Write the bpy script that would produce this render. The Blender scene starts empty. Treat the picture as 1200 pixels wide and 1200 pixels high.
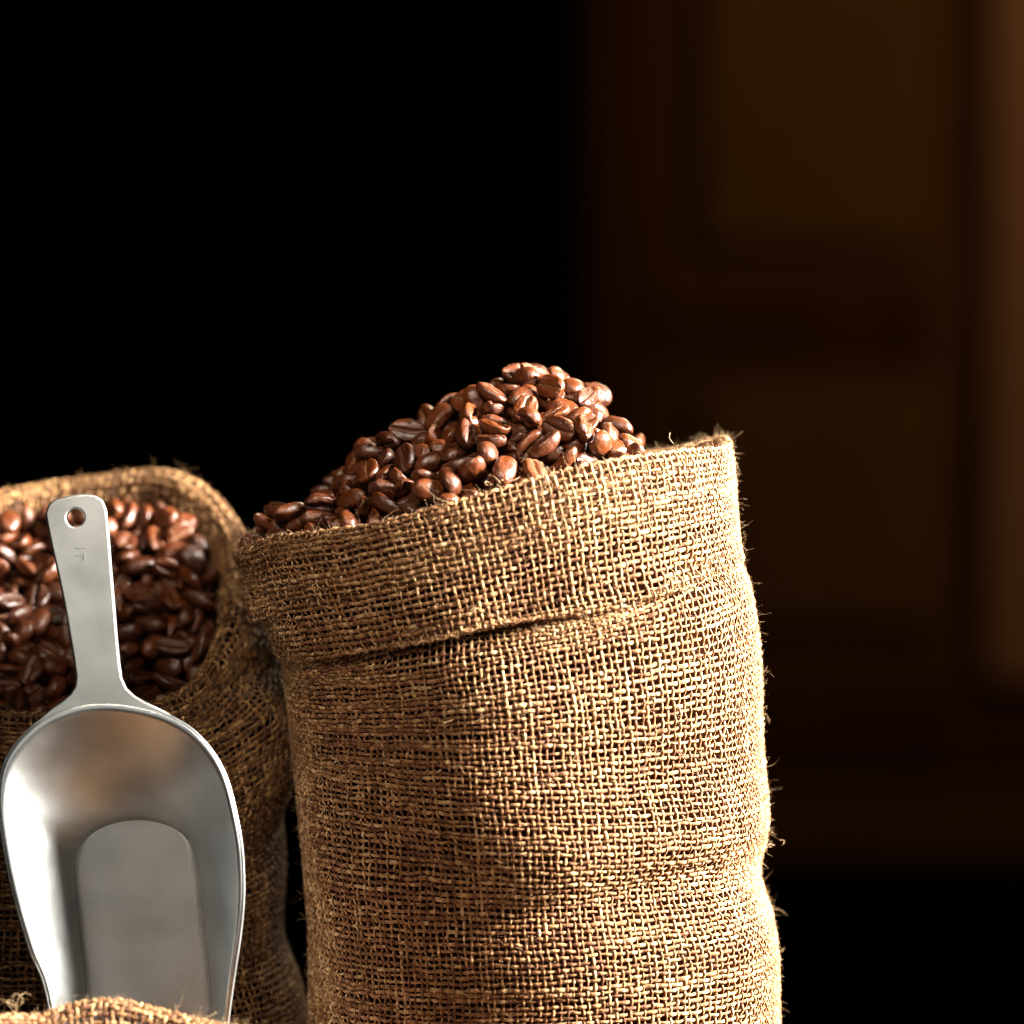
import bpy, bmesh, math, random
import numpy as np
from mathutils import Vector, Matrix, Quaternion, Euler

sc = bpy.context.scene
COL = sc.collection
# ------------------------------------------------------------------ camera
MM = 0.001
PX = 0.000275                 # metres per photograph pixel in the plane of the tall sack
DIST = 1.10
PITCH = math.radians(4.5)
ZC = 0.2215
CAM = Vector((0, -DIST*math.cos(PITCH), ZC + DIST*math.sin(PITCH)))
cam_d = bpy.data.cameras.new('camera')
cam = bpy.data.objects.new('camera', cam_d); COL.objects.link(cam)
cam.location = CAM
cam.rotation_euler = (math.pi/2 - PITCH, 0, 0)
cam_d.sensor_width = 36
cam_d.lens = 36*DIST/(1200*PX)
cam_d.clip_start = 0.02; cam_d.clip_end = 60
cam_d.dof.use_dof = True
cam_d.dof.focus_distance = DIST - 0.035
cam_d.dof.aperture_fstop = 5.6
sc.camera = cam
sc.cycles.filter_width = 1.0
# ------------------------------------------------------------------ world, lamps, exposure
w = bpy.data.worlds.new('World'); sc.world = w; w.use_nodes = True
w.node_tree.nodes['Background'].inputs[0].default_value = (0.9, 0.95, 1.0, 1)
w.node_tree.nodes['Background'].inputs[1].default_value = 0.003
def area_lamp(name, loc, target, size, power, col, size_y=None, spread=180):
    d = bpy.data.lights.new(name, 'AREA'); d.energy = power; d.color = col
    d.shape = 'RECTANGLE'; d.size = size; d.size_y = size_y or size; d.spread = math.radians(spread)
    o = bpy.data.objects.new(name, d); COL.objects.link(o); o.location = loc
    o.rotation_euler = (Vector(target) - Vector(loc)).to_track_quat('-Z', 'Y').to_euler()
    return o
area_lamp('key_lamp', (1.17, -0.20, 0.74), (0.0, 0, 0.19), 0.42, 84, (1.0, 0.94, 0.84), spread=90)
area_lamp('front_softbox', (-0.42, -1.62, 0.56), (-0.12, 0, 0.15), 0.42, 0.020, (1.0, 0.98, 0.92), spread=16)
area_lamp('high_softbox', (-0.12, -0.66, 0.86), (0.0, -0.02, 0.32), 0.22, 0.30, (1.0, 0.88, 0.72), spread=26)
area_lamp('back_softbox', (0.28, 0.85, 0.62), (-0.07, 0.03, 0.12), 0.2, 0.45, (1.0, 0.80, 0.55), spread=60)
area_lamp('background_fill', (2.7, 3.4, 2.3), (1.35, 6.0, 1.05), 1.6, 18.0, (1.0, 0.66, 0.36), spread=100)  # unseen lamp, added to light the background and let it fade leftwards
vs = sc.view_settings
vs.view_transform = 'Standard'; vs.look = 'None'; vs.exposure = 0.0; vs.gamma = 1.0
# ------------------------------------------------------------------ geometry helpers
def P(px, py, Y):
    """world point on the plane y = Y that stands at photograph position (px, py)"""
    f = Vector((0, math.cos(PITCH), -math.sin(PITCH))); u = Vector((0, math.sin(PITCH), math.cos(PITCH)))
    d = f*DIST + Vector((1, 0, 0))*((px-600)*PX) + u*((600-py)*PX)
    t = (Y - CAM.y)/d.y
    return CAM + d*t
def project(p):
    """world points (n,3) -> photograph pixel positions"""
    q = p - np.array(CAM)
    c, s = math.cos(PITCH), math.sin(PITCH)
    dep = q[..., 1]*c - q[..., 2]*s
    up = q[..., 1]*s + q[..., 2]*c
    return 600 + q[..., 0]/dep*DIST/PX, 600 - up/dep*DIST/PX
def smooth_interp(xs, ys, x):
    """monotone-ish cubic (PCHIP) through rows ys at xs"""
    xs = np.asarray(xs, float); ys = np.asarray(ys, float)
    h = np.diff(xs); d = np.diff(ys, axis=0)/h[:, None]
    m = np.zeros_like(ys)
    w1 = 2*h[1:] + h[:-1]; w2 = h[1:] + 2*h[:-1]
    dk, dk1 = d[:-1], d[1:]
    ok = dk*dk1 > 0
    with np.errstate(divide='ignore', invalid='ignore'):
        hm = (w1+w2)[:, None]/(w1[:, None]/dk + w2[:, None]/dk1)
    m[1:-1] = np.where(ok, hm, 0)
    m[0] = d[0]; m[-1] = d[-1]
    i = np.clip(np.searchsorted(xs, x, side='right')-1, 0, len(xs)-2)
    t = ((x - xs[i])/h[i])[:, None]; hh = h[i][:, None]
    return ((2*t**3-3*t**2+1)*ys[i] + (t**3-2*t**2+t)*hh*m[i] + (-2*t**3+3*t**2)*ys[i+1] + (t**3-t**2)*hh*m[i+1])
def waves(rng, n, fu, fv):
    k = [(rng.integers(1, fu+1), rng.uniform(-fv, fv), rng.uniform(0, 6.28), rng.normal()) for _ in range(n)]
    def f(th, s):
        a = 0
        for ku, kv, ph, am in k: a = a + am*np.sin(ku*th + kv*s + ph)
        return a/math.sqrt(n)
    return f
class Sack:
    """levels: (xL, yL, xR, yR in photograph pixels, depth half-width mm, back-minus-front half lift mm)"""
    def __init__(s, levels, Yc, expo, disp, seed, stretch=None):
        s.Yc, s.expo, s.disp, s.seed = Yc, expo, disp, seed
        rows = []
        for (xl, yl, xr, yr, b, t) in levels:
            L = P(xl, yl, Yc); R = P(xr, yr, Yc)
            rows.append([L.x, L.z, R.x, R.z, b*MM, t*MM])
        s.rows = np.array(rows)
        th = np.linspace(0, 2*np.pi, 65)[:-1]
        rings = [s._ring(r, th) for r in s.rows]
        ds = [np.linalg.norm(rings[i+1]-rings[i], axis=-1).mean() for i in range(len(rings)-1)]
        for k, q in (stretch or {}).items(): ds[k] *= q       # cloth taken up by folds
        s.S = np.concatenate([[0], np.cumsum(ds)])
        s.length = s.S[-1]
    def _ring(s, r, th):
        c, si = np.cos(th), np.sin(th)
        e = 2.0/s.expo
        cc = np.sign(c)*np.abs(c)**e; ss = np.sign(si)*np.abs(si)**e
        r = r[..., None, :] if r.ndim > 1 else r
        cx = (r[..., 0]+r[..., 2])/2; cz = (r[..., 1]+r[..., 3])/2
        ax = (r[..., 2]-r[..., 0])/2; az = (r[..., 3]-r[..., 1])/2
        x = cx + ax*cc; y = s.Yc + r[..., 4]*ss + 0*cc; z = cz + az*cc + r[..., 5]*ss
        return np.stack([x, y, z], -1)
    def base(s, th, sv, flat=False):
        """grid (len(sv), len(th), 3)"""
        c = np.clip(sv, 0, s.length)
        p = s._ring(smooth_interp(s.S, s.rows, c), th[None, :])
        if hasattr(s, 'flat'):                       # how far the cuff folds over differs round the sack
            q = s._ring(smooth_interp(s.S, s.flat, c), th[None, :])
            if flat: return q
            x = project(p)[0]
            wgt = 0.50 + 0.65*np.exp(-((x-500)/80)**2) + 0.5*np.exp(-((x-815)/40)**2) - 0.30*np.exp(-((x-690)/55)**2)
            wgt = (wgt*(0.15 + 0.85*np.clip((x-330)/110, 0, 1)))[..., None]
            p = q*(1-wgt) + p*wgt
        return p
    def grid(s, th, sv):
        p = s.base(th, sv)
        n = grid_normals(p)
        T, V = np.meshgrid(th, sv)
        p = s.disp(p, n, T, V, s)
        return p, grid_normals(p)
def grid_normals(p):
    du = np.roll(p, -1, 1) - np.roll(p, 1, 1)
    dv = np.gradient(p, axis=0)
    n = np.cross(du, dv)
    l = np.linalg.norm(n, axis=-1, keepdims=True); l[l < 1e-12] = 1
    return n/l
def g2(x, y, cx, cy, sx, sy, ang=0):
    c, s = math.cos(math.radians(ang)), math.sin(math.radians(ang))
    u = (x-cx)*c - (y-cy)*s; v = (x-cx)*s + (y-cy)*c      # ang > 0: long axis rises to the right
    return np.exp(-(u/sx)**2 - (v/sy)**2)
# ------------------------------------------------------------------ the three sacks' shapes
def disp_tall(p, n, T, V, s):
    x, y = project(p)
    front = np.clip((s.Yc + 0.02 - p[..., 1])/0.03, 0, 1)
    f = waves(np.random.default_rng(5), 14, 7, 60)
    d = 0.0014*f(T, V)
    d = d + front*MM*(2.6*g2(x, y, 765, 715, 70, 45, 20) - 5.2*g2(x, y, 770, 1045, 150, 26, 12) + 3.2*g2(x, y, 850, 1120, 70, 55)
         - 2.2*g2(x, y, 620, 705, 90, 22, 28) + 1.6*g2(x, y, 640, 950, 120, 70) - 2.0*g2(x, y, 560, 1080, 70, 60)
         - 2.0*g2(x, y, 440, 900, 60, 120) + 1.8*g2(x, y, 700, 600, 90, 50, 15) - 2.6*g2(x, y, 790, 905, 70, 30, 35) - 2.4*g2(x, y, 500, 1010, 90, 26, -20) + 2.0*g2(x, y, 600, 820, 70, 50)
         + 1.5*g2(x, y, 420, 700, 60, 40, 10) - 2.6*g2(x, y, 806, 668, 34, 16, -4))
    p = p + n*d[..., None]
    topk = np.clip((V - s.S[TALL_CREASE])/(s.S[TALL_RIM]-s.S[TALL_CREASE]), 0, 1)
    p[..., 2] += topk*MM*front*5.0*np.exp(-((x-715)/105)**2)
    p[..., 2] += topk*MM*(2.0*np.clip(-np.sin(T), 0, 1) + 1.0*np.sin(3*T+1.0) + 0.7*np.sin(7*T))
    return p
TALL_LEVELS = [(470, 1402, 800, 1402, 36, 0), (408, 1400, 880, 1400, 60, 0), (376, 1375, 908, 1375, 68, 0), (366, 1260, 915, 1255, 70, 0),
    (366, 1180, 912, 1165, 70, 0), (364, 1105, 908, 1080, 70, 0), (359, 1040, 899, 1030, 69, 0), (350, 950, 902, 960, 69, 0),
    (344, 880, 892, 880, 68, 0), (338, 820, 884, 755, 67, 0), (333, 783, 872, 683, 66, 0), (346, 748, 849, 634, 61.0, 0), (323, 767, 867, 653, 67.5, 0), (317, 751, 864, 636, 67.8, 0),
    (297, 697, 861, 580, 66.5, 0), (275, 652, 859, 538, 66, 0), (270, 642, 857, 526, 65.5, 0), (274, 635, 853, 521, 64, 0), (280, 639, 847, 525, 62.5, 0),
    (286, 660, 842, 545, 61, 0), (295, 720, 836, 610, 59, 0)]
TALL_CREASE, TALL_RIM = 11, 17
def disp_open(p, n, T, V, s):
    x, y = project(p)
    f = waves(np.random.default_rng(11), 14, 6, 60)
    body = np.clip((s.S[OPEN_RIM]-V)/0.03, 0.35, 1)
    d = 0.0016*f(T, V)*body
    front = np.clip((s.Yc + 0.03 - p[..., 1])/0.03, 0, 1)
    d = d + front*MM*(5.0*g2(x, y, 312, 842, 34, 26, 15) - 3.5*g2(x, y, 285, 795, 50, 16, 15) - 3.0*g2(x, y, 290, 900, 40, 30))
    p = p + n*d[..., None]
    rim = np.clip((V - s.S[OPEN_RIM-4])/(s.S[OPEN_RIM]-s.S[OPEN_RIM-4]), 0, 1)
    p[..., 2] += rim*MM*(1.5*np.sin(2*T+0.4) + 1.4*np.sin(5*T+2.0))
    return p
OPEN_LEVELS = [(0, 1402, 230, 1402, 26, 0), (-70, 1400, 310, 1400, 50, 0), (-104, 1375, 350, 1375, 59, 0), (-110, 1230, 358, 1215, 62, 0), (-110, 1160, 348, 1158, 60, 0),
    (-108, 1100, 328, 1096, 57, 1), (-108, 1030, 330, 1022, 57, 4), (-108, 980, 324, 967, 57, 8), (-108, 925, 338, 918, 60, 13), (-108, 880, 348, 870, 61, 17),
    (-108, 830, 340, 820, 59, 22), (-106, 785, 322, 775, 56, 27), (-108, 748, 308, 740, 55.5, 31), (-107, 716, 297, 708, 55, 34), (-105, 700, 290, 692, 54, 35),
    (-96, 690, 282, 684, 52, 35), (-86, 696, 270, 690, 49.5, 34.5), (-81, 715, 263, 708, 48, 33), (-77, 765, 257, 758, 47, 32)]
OPEN_RIM = 15
def disp_low(p, n, T, V, s):
    f = waves(np.random.default_rng(3), 10, 5, 60)
    d = 0.0012*f(T, V)
    p = p + n*d[..., None]
    rim = np.clip((V - s.S[3])/(s.S[LOW_RIM]-s.S[3]), 0, 1)
    x, y = project(p)
    back = np.clip(np.sin(T), 0, 1)
    p[..., 2] += rim*MM*back*(3.4*np.exp(-((x-125)/60)**2) + 1.0*np.exp(-((x+10)/40)**2) - 1.2*np.exp(-((x-260)/40)**2) - 1.4*np.exp(-((x-45)/25)**2))
    return p
LOW_LEVELS = [(-20, 1496, 220, 1496, 25, 0), (-80, 1494, 290, 1494, 46, 0), (-108, 1460, 316, 1460, 52, 0), (-112, 1360, 322, 1360, 53, 0), (-112, 1285, 322, 1288, 53, 1),
    (-114, 1254, 325, 1260, 53.5, 1.5), (-104, 1237, 318, 1244, 50.5, 2), (-88, 1244, 302, 1252, 46.5, 2), (-82, 1268, 296, 1276, 45, 1), (-80, 1330, 292, 1340, 44, 0)]
LOW_RIM = 6
tall = Sack(TALL_LEVELS, 0.0, 2.25, disp_tall, 1)
tall.flat = tall.rows.copy()
for k, f_ in ((11, 0.30), (12, 0.62)): tall.flat[k] = tall.rows[10]*(1-f_) + tall.rows[13]*f_
opened = Sack(OPEN_LEVELS, 0.034, 2.5, disp_open, 2)
low = Sack(LOW_LEVELS, -0.148, 2.3, disp_low, 3)

# ------------------------------------------------------------------ coffee bean shapes
def bean_mesh(name, seed):
    rng = np.random.default_rng(seed)
    a = 5.9*rng.uniform(0.80, 1.14); b = 4.25*rng.uniform(0.86, 1.10); top = 3.6*rng.uniform(0.88, 1.1); bot = 1.5*rng.uniform(0.8, 1.25)
    nx, nf = 22, 40
    ph = np.linspace(0, 2*np.pi, nf+1)[:-1]
    ph = ph + 0.42*np.sin(2*ph + np.pi)*0 - 0.35*np.cos(ph)*0
    # finer steps round the groove at phi = -pi/2
    q = ph + np.pi/2
    ph = q - 0.62*np.sin(q) - np.pi/2
    ts = -np.cos(np.linspace(0, np.pi, nx+2))[1:-1]
    kx, w1, w2 = rng.uniform(0.7, 1.1), rng.uniform(0.2, 0.7), rng.uniform(0, 6.28)
    gd, gw = rng.uniform(0.8, 1.35), rng.uniform(0.38, 0.62)
    asym = rng.uniform(-0.08, 0.08)
    nz = [(rng.normal(size=3)*0.9, rng.uniform(0, 6.28), rng.normal()*0.105) for _ in range(12)]
    def bump(v):
        e = np.zeros(len(v))
        for k, phs, am in nz: e += am*np.sin(v@k + phs)
        return e
    vs_, gr = [], []
    for t in ts:
        r = math.sqrt(max(0, 1-abs(t)**2.25))
        c, s_ = np.cos(ph), np.sin(ph)
        y = b*r*np.sign(c)*np.abs(c)**0.85*(1+asym*t)
        z = np.where(s_ > 0, top*r*np.abs(s_)**0.95, -bot*min(1, r*1.35)*np.abs(s_)**0.55)
        x = np.full_like(y, a*t)
        cy = w1*math.sin(kx*t*3.0 + w2)*0.8
        edge = (1-abs(t)**6)
        g = np.exp(-((y-cy)/gw)**2)*(s_ < 0)
        z = z + gd*edge*g + 0.35*edge*np.exp(-((y-cy)/(2.6*gw))**2)*(s_ < 0)
        vs_.append(np.stack([x, y, z], -1)); gr.append(g*edge)
    v = np.concatenate(vs_ + [np.array([[-a, 0, 0.1], [a, 0, 0.1]])]); gr = np.concatenate(gr + [np.zeros(2)])
    v = v*(1 + 0.35*bump(v)[:, None]/6)
    v[:, 2] += bump(v*1.7)*0.5
    v[:, 2] -= (top-bot)/2
    F = []
    for i in range(nx-1):
        for j in range(nf):
            k = (j+1) % nf
            F.append((i*nf+j, (i+1)*nf+j, (i+1)*nf+k, i*nf+k)[::-1])
    n0 = nx*nf
    for j in range(nf):
        k = (j+1) % nf
        F.append((n0, j, k)[::-1]); F.append((n0+1, (nx-1)*nf+k, (nx-1)*nf+j)[::-1])
    me = bpy.data.meshes.new(name)
    me.from_pydata((v*MM*0.93).tolist(), [], F); me.update()
    at = me.attributes.new('groove', 'FLOAT', 'POINT'); at.data.foreach_set('value', gr.astype(np.float32))
    me.polygons.foreach_set('use_smooth', [True]*len(F))
    return me
NB = 10
BEAN_MESHES = [bean_mesh('coffee_bean', 100+i) for i in range(NB)]

# ------------------------------------------------------------------ heap surfaces (tops of the bean fill)
def heap_tall(nr=26, nt=72, drop=0.0):
    """rings from the rim inwards up to the peak"""
    th = np.linspace(0, 2*np.pi, nt+1)[:-1]
    rim = tall.grid(th, np.array([tall.S[TALL_RIM]+0.012, tall.S[TALL_RIM]+0.014]))[0][0]
    xe = P(758, 560, 0).x
    over = np.clip(rim[:, 0]-xe, 0, 1)
    rim[:, 0] -= over*0.8; rim[:, 2] -= over*0.20
    rim[:, 2] += 0.0025*np.clip(-np.cos(th), 0, 1)
    pk = np.array(P(578, 452, 0.002))
    out = []
    for t in np.linspace(0, 1, nr):
        q = rim*(1-t) + pk*t
        bul = 0.0115*np.cos(th).clip(0, 1) + 0.0055
        q[:, 2] = rim[:, 2]*(1-t) + pk[2]*t + bul*math.sin(math.pi*t) - drop*(0.55+0.25*min(1, (1-t)*2.5))
        q[:, 2] -= 0.004*max(0, (t-0.85)/0.15)**2
        out.append(q)
    return np.array(out)
def heap_open(nr=20, nt=72, drop=0.0):
    th = np.linspace(0, 2*np.pi, nt+1)[:-1]
    rim = opened.grid(th, np.array([opened.S[OPEN_RIM]+0.008, opened.S[OPEN_RIM]+0.010]))[0][0]
    c = rim.mean(0)
    nrm = np.array([0, -math.sin(math.radians(36)), math.cos(math.radians(36))])
    out = []
    for t in np.linspace(0, 1, nr):
        q = rim*(1-t) + c*t - nrm*(0.002 + 0.003*math.sin(math.pi*t/2) + drop)
        q += nrm*(0.0055*np.clip(np.sin(th), 0, 1) - 0.003*(1-t)**4)[:, None]
        out.append(q)
    return np.array(out)
# ------------------------------------------------------------------ materials
def new_mat(name):
    m = bpy.data.materials.new(name); m.use_nodes = True
    nt = m.node_tree; return m, nt, nt.nodes['Principled BSDF']
def N(nt, t, **kw):
    n = nt.nodes.new(t)
    for k, v in kw.items(): setattr(n, k, v)
    return n
def mat_jute(name, light, mid, dark):
    m, nt, b = new_mat(name); L = nt.links.new
    tint = N(nt, 'ShaderNodeAttribute', attribute_name='tint')
    tc = N(nt, 'ShaderNodeTexCoord')
    n1 = N(nt, 'ShaderNodeTexNoise'); n1.inputs['Scale'].default_value = 2000; n1.inputs['Detail'].default_value = 4
    n2 = N(nt, 'ShaderNodeTexNoise'); n2.inputs['Scale'].default_value = 28; n2.inputs['Detail'].default_value = 3
    L(tc.outputs['Object'], n1.inputs['Vector']); L(tc.outputs['Object'], n2.inputs['Vector'])
    a1 = N(nt, 'ShaderNodeMath', operation='MULTIPLY_ADD'); a1.inputs[1].default_value = 0.95; L(n1.outputs[0], a1.inputs[0]); L(tint.outputs['Fac'], a1.inputs[2])
    a2 = N(nt, 'ShaderNodeMath', operation='MULTIPLY_ADD'); a2.inputs[1].default_value = 0.28; L(n2.outputs[0], a2.inputs[0]); L(a1.outputs[0], a2.inputs[2])
    r = N(nt, 'ShaderNodeValToRGB')
    e = r.color_ramp.elements
    e[0].position = 0.41; e[0].color = (*dark, 1); e[1].position = 0.90; e[1].color = (*light, 1)
    x = r.color_ramp.elements.new(0.69); x.color = (*mid, 1)
    L(a2.outputs[0], r.inputs[0]); L(r.outputs[0], b.inputs['Base Color'])
    b.inputs['Roughness'].default_value = 0.56; b.inputs['Specular IOR Level'].default_value = 0.30
    b.inputs['Sheen Weight'].default_value = 0.04; b.inputs['Sheen Roughness'].default_value = 0.4
    bp = N(nt, 'ShaderNodeBump'); bp.inputs['Strength'].default_value = 0.9; bp.inputs['Distance'].default_value = 0.0004
    L(n1.outputs[0], bp.inputs['Height']); L(bp.outputs[0], b.inputs['Normal'])
    return m
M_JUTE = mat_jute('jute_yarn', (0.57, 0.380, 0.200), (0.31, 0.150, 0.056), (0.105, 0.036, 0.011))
M_JUTE2 = mat_jute('jute_yarn_shaded', (0.36, 0.21, 0.085), (0.19, 0.088, 0.028), (0.07, 0.024, 0.007))  # darker copy of the jute: the open sack's shade put into its colour
def mat_bean(name, c0, c1, gloss=1.0):
    m, nt, b = new_mat(name); L = nt.links.new
    oi = N(nt, 'ShaderNodeObjectInfo'); tc = N(nt, 'ShaderNodeTexCoord'); gr = N(nt, 'ShaderNodeAttribute', attribute_name='groove')
    n1 = N(nt, 'ShaderNodeTexNoise'); n1.inputs['Scale'].default_value = 260; n1.inputs['Detail'].default_value = 5
    n2 = N(nt, 'ShaderNodeTexNoise'); n2.inputs['Scale'].default_value = 1300; n2.inputs['Detail'].default_value = 4
    mp = N(nt, 'ShaderNodeMapping'); mp.inputs['Scale'].default_value = (0.45, 1, 1)
    L(tc.outputs['Object'], mp.inputs['Vector']); L(mp.outputs[0], n1.inputs['Vector']); L(tc.outputs['Object'], n2.inputs['Vector'])
    r = N(nt, 'ShaderNodeValToRGB'); e = r.color_ramp.elements
    e[0].position = 0.0; e[0].color = (*c0, 1); e[1].position = 1.0; e[1].color = (*c1, 1)
    a = N(nt, 'ShaderNodeMath', operation='MULTIPLY_ADD'); a.inputs[1].default_value = 0.55; L(oi.outputs['Random'], a.inputs[0])
    c = N(nt, 'ShaderNodeMath', operation='MULTIPLY'); c.inputs[1].default_value = 0.62; L(n1.outputs[0], c.inputs[0]); L(c.outputs[0], a.inputs[2])
    L(a.outputs[0], r.inputs[0])
    mx = N(nt, 'ShaderNodeMix', data_type='RGBA'); mx.inputs['B'].default_value = (0.20, 0.09, 0.035, 1)
    g = N(nt, 'ShaderNodeMath', operation='MULTIPLY'); L(gr.outputs['Fac'], g.inputs[0]); L(oi.outputs['Random'], g.inputs[1])
    L(g.outputs[0], mx.inputs['Factor']); L(r.outputs[0], mx.inputs['A']); L(mx.outputs['Result'], b.inputs['Base Color'])
    rr = N(nt, 'ShaderNodeMapRange'); rr.inputs['From Min'].default_value = 0.3; rr.inputs['From Max'].default_value = 0.7; rr.inputs['To Min'].default_value = 0.24; rr.inputs['To Max'].default_value = 0.55
    L(n1.outputs[0], rr.inputs['Value']); L(rr.outputs[0], b.inputs['Roughness'])
    b.inputs['Specular IOR Level'].default_value = 0.5*gloss
    b.inputs['Coat Weight'].default_value = 0.12*gloss; b.inputs['Coat Roughness'].default_value = 0.22
    bp = N(nt, 'ShaderNodeBump'); bp.inputs['Strength'].default_value = 0.8; bp.inputs['Distance'].default_value = 0.0008
    bq = N(nt, 'ShaderNodeBump'); bq.inputs['Strength'].default_value = 0.7; bq.inputs['Distance'].default_value = 0.0003
    L(n1.outputs[0], bp.inputs['Height']); L(n2.outputs[0], bq.inputs['Height']); L(bp.outputs[0], bq.inputs['Normal']); L(bq.outputs[0], b.inputs['Normal'])
    return m
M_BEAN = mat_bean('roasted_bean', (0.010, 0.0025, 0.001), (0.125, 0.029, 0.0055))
M_FILL_SHADE = mat_bean('shaded_bean_fill', (0.006, 0.002, 0.001), (0.022, 0.007, 0.003), 0.0)  # bean fill darkened in colour to stand for the shade behind the weave
def mat_metal(name, rough, grain, col=(0.70, 0.695, 0.66)):
    m, nt, b = new_mat(name); L = nt.links.new
    tc = N(nt, 'ShaderNodeTexCoord'); fl = N(nt, 'ShaderNodeAttribute', attribute_name='cast')
    n = N(nt, 'ShaderNodeTexNoise'); n.inputs['Scale'].default_value = 1300; n.inputs['Detail'].default_value = 2
    n2 = N(nt, 'ShaderNodeTexNoise'); n2.inputs['Scale'].default_value = 70; n2.inputs['Detail'].default_value = 6
    sx = N(nt, 'ShaderNodeMapping'); sx.inputs['Scale'].default_value = (1, 0.12, 1)
    n3 = N(nt, 'ShaderNodeTexNoise'); n3.inputs['Scale'].default_value = 900; n3.inputs['Detail'].default_value = 3
    for q in (n, n2): L(tc.outputs['Object'], q.inputs['Vector'])
    L(tc.outputs['Object'], sx.inputs['Vector']); L(sx.outputs[0], n3.inputs['Vector'])
    b.inputs['Metallic'].default_value = 1
    r = N(nt, 'ShaderNodeValToRGB'); e = r.color_ramp.elements
    e[0].position = 0.3; e[0].color = (*[c*0.8 for c in col], 1); e[1].position = 0.65; e[1].color = (*col, 1)
    L(n2.outputs[0], r.inputs[0]); L(r.outputs[0], b.inputs['Base Color'])
    q = N(nt, 'ShaderNodeMath', operation='MULTIPLY_ADD'); q.inputs[1].default_value = 0.16; q.inputs[2].default_value = rough-0.06; L(n2.outputs[0], q.inputs[0])
    q2 = N(nt, 'ShaderNodeMath', operation='MULTIPLY_ADD'); q2.inputs[1].default_value = 0.22; L(fl.outputs['Fac'], q2.inputs[0]); L(q.outputs[0], q2.inputs[2])
    L(q2.outputs[0], b.inputs['Roughness'])
    mixh = N(nt, 'ShaderNodeMix'); L(fl.outputs['Fac'], mixh.inputs['Factor']); L(n3.outputs[0], mixh.inputs['A']); L(n.outputs[0], mixh.inputs['B'])
    bp = N(nt, 'ShaderNodeBump'); bp.inputs['Distance'].default_value = 0.0002
    st = N(nt, 'ShaderNodeMath', operation='MULTIPLY_ADD'); st.inputs[1].default_value = 0.30; st.inputs[2].default_value = grain; L(fl.outputs['Fac'], st.inputs[0]); L(st.outputs[0], bp.inputs['Strength'])
    L(mixh.outputs['Result'], bp.inputs['Height']); L(bp.outputs[0], b.inputs['Normal'])
    return m
M_ALU = mat_metal('aluminium', 0.33, 0.10, (0.56, 0.585, 0.59))
M_ALU_H = mat_metal('aluminium_handle', 0.44, 0.09, (0.43, 0.44, 0.43))
def mat_wood(name, c0, c1, rough=0.6, scale=3):
    m, nt, b = new_mat(name); L = nt.links.new
    tc = N(nt, 'ShaderNodeTexCoord'); mp = N(nt, 'ShaderNodeMapping'); mp.inputs['Scale'].default_value = (8, 8, 0.7)
    n = N(nt, 'ShaderNodeTexNoise'); n.inputs['Scale'].default_value = scale; n.inputs['Detail'].default_value = 5
    L(tc.outputs['Object'], mp.inputs['Vector']); L(mp.outputs[0], n.inputs['Vector'])
    r = N(nt, 'ShaderNodeValToRGB'); e = r.color_ramp.elements
    e[0].position = 0.3; e[0].color = (*c0, 1); e[1].position = 0.7; e[1].color = (*c1, 1)
    L(n.outputs[0], r.inputs[0]); L(r.outputs[0], b.inputs['Base Color']); b.inputs['Roughness'].default_value = rough; b.inputs['Specular IOR Level'].default_value = 0.0 if rough > 0.58 else 0.3
    return m
M_WALL = mat_wood('dark_wall', (0.002, 0.0015, 0.0015), (0.003, 0.002, 0.002), 0.95)
M_PANEL = mat_wood('brown_wood', (0.070, 0.035, 0.009), (0.095, 0.048, 0.012))
M_BACK = mat_wood('brown_board', (0.055, 0.026, 0.007), (0.075, 0.036, 0.010))
M_RAIL = mat_wood('dark_red_wood', (0.036, 0.014, 0.004), (0.050, 0.020, 0.006))
M_POST = mat_wood('glow_wood', (0.17, 0.088, 0.046), (0.21, 0.108, 0.058))  # paler than the other wood: the right-edge glow is put into this colour
M_TABLE = mat_wood('table_wood', (0.02, 0.012, 0.008), (0.035, 0.02, 0.012), 0.55, 6)

def tag(o, label=None, cat=None, group=None, kind=None):
    if label: o['label'] = label
    if cat: o['category'] = cat
    if group: o['group'] = group
    if kind: o['kind'] = kind
    return o
def link(name, me, mat=None, parent=None):
    o = bpy.data.objects.new(name, me); COL.objects.link(o)
    if mat is not None and me is not None:
        me.materials.clear(); me.materials.append(mat)
    if parent is not None:
        o.parent = parent; o.matrix_parent_inverse = parent.matrix_world.inverted()
    return o
def empty(name, loc):
    o = bpy.data.objects.new(name, None); COL.objects.link(o); o.location = loc; o.empty_display_size = 0.01
    bpy.context.view_layer.update(); return o
def mesh_np(name, v, quads, smooth=True):
    me = bpy.data.meshes.new(name)
    v = np.ascontiguousarray(v, np.float32); f = np.ascontiguousarray(quads, np.int32)
    k = f.shape[1]
    me.vertices.add(len(v)); me.vertices.foreach_set('co', v.ravel())
    me.loops.add(f.size); me.loops.foreach_set('vertex_index', f.ravel())
    me.polygons.add(len(f)); me.polygons.foreach_set('loop_start', np.arange(0, f.size, k, dtype=np.int32))
    me.polygons.foreach_set('use_smooth', np.full(len(f), smooth))
    me.update(calc_edges=True); me.validate()
    return me
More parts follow.
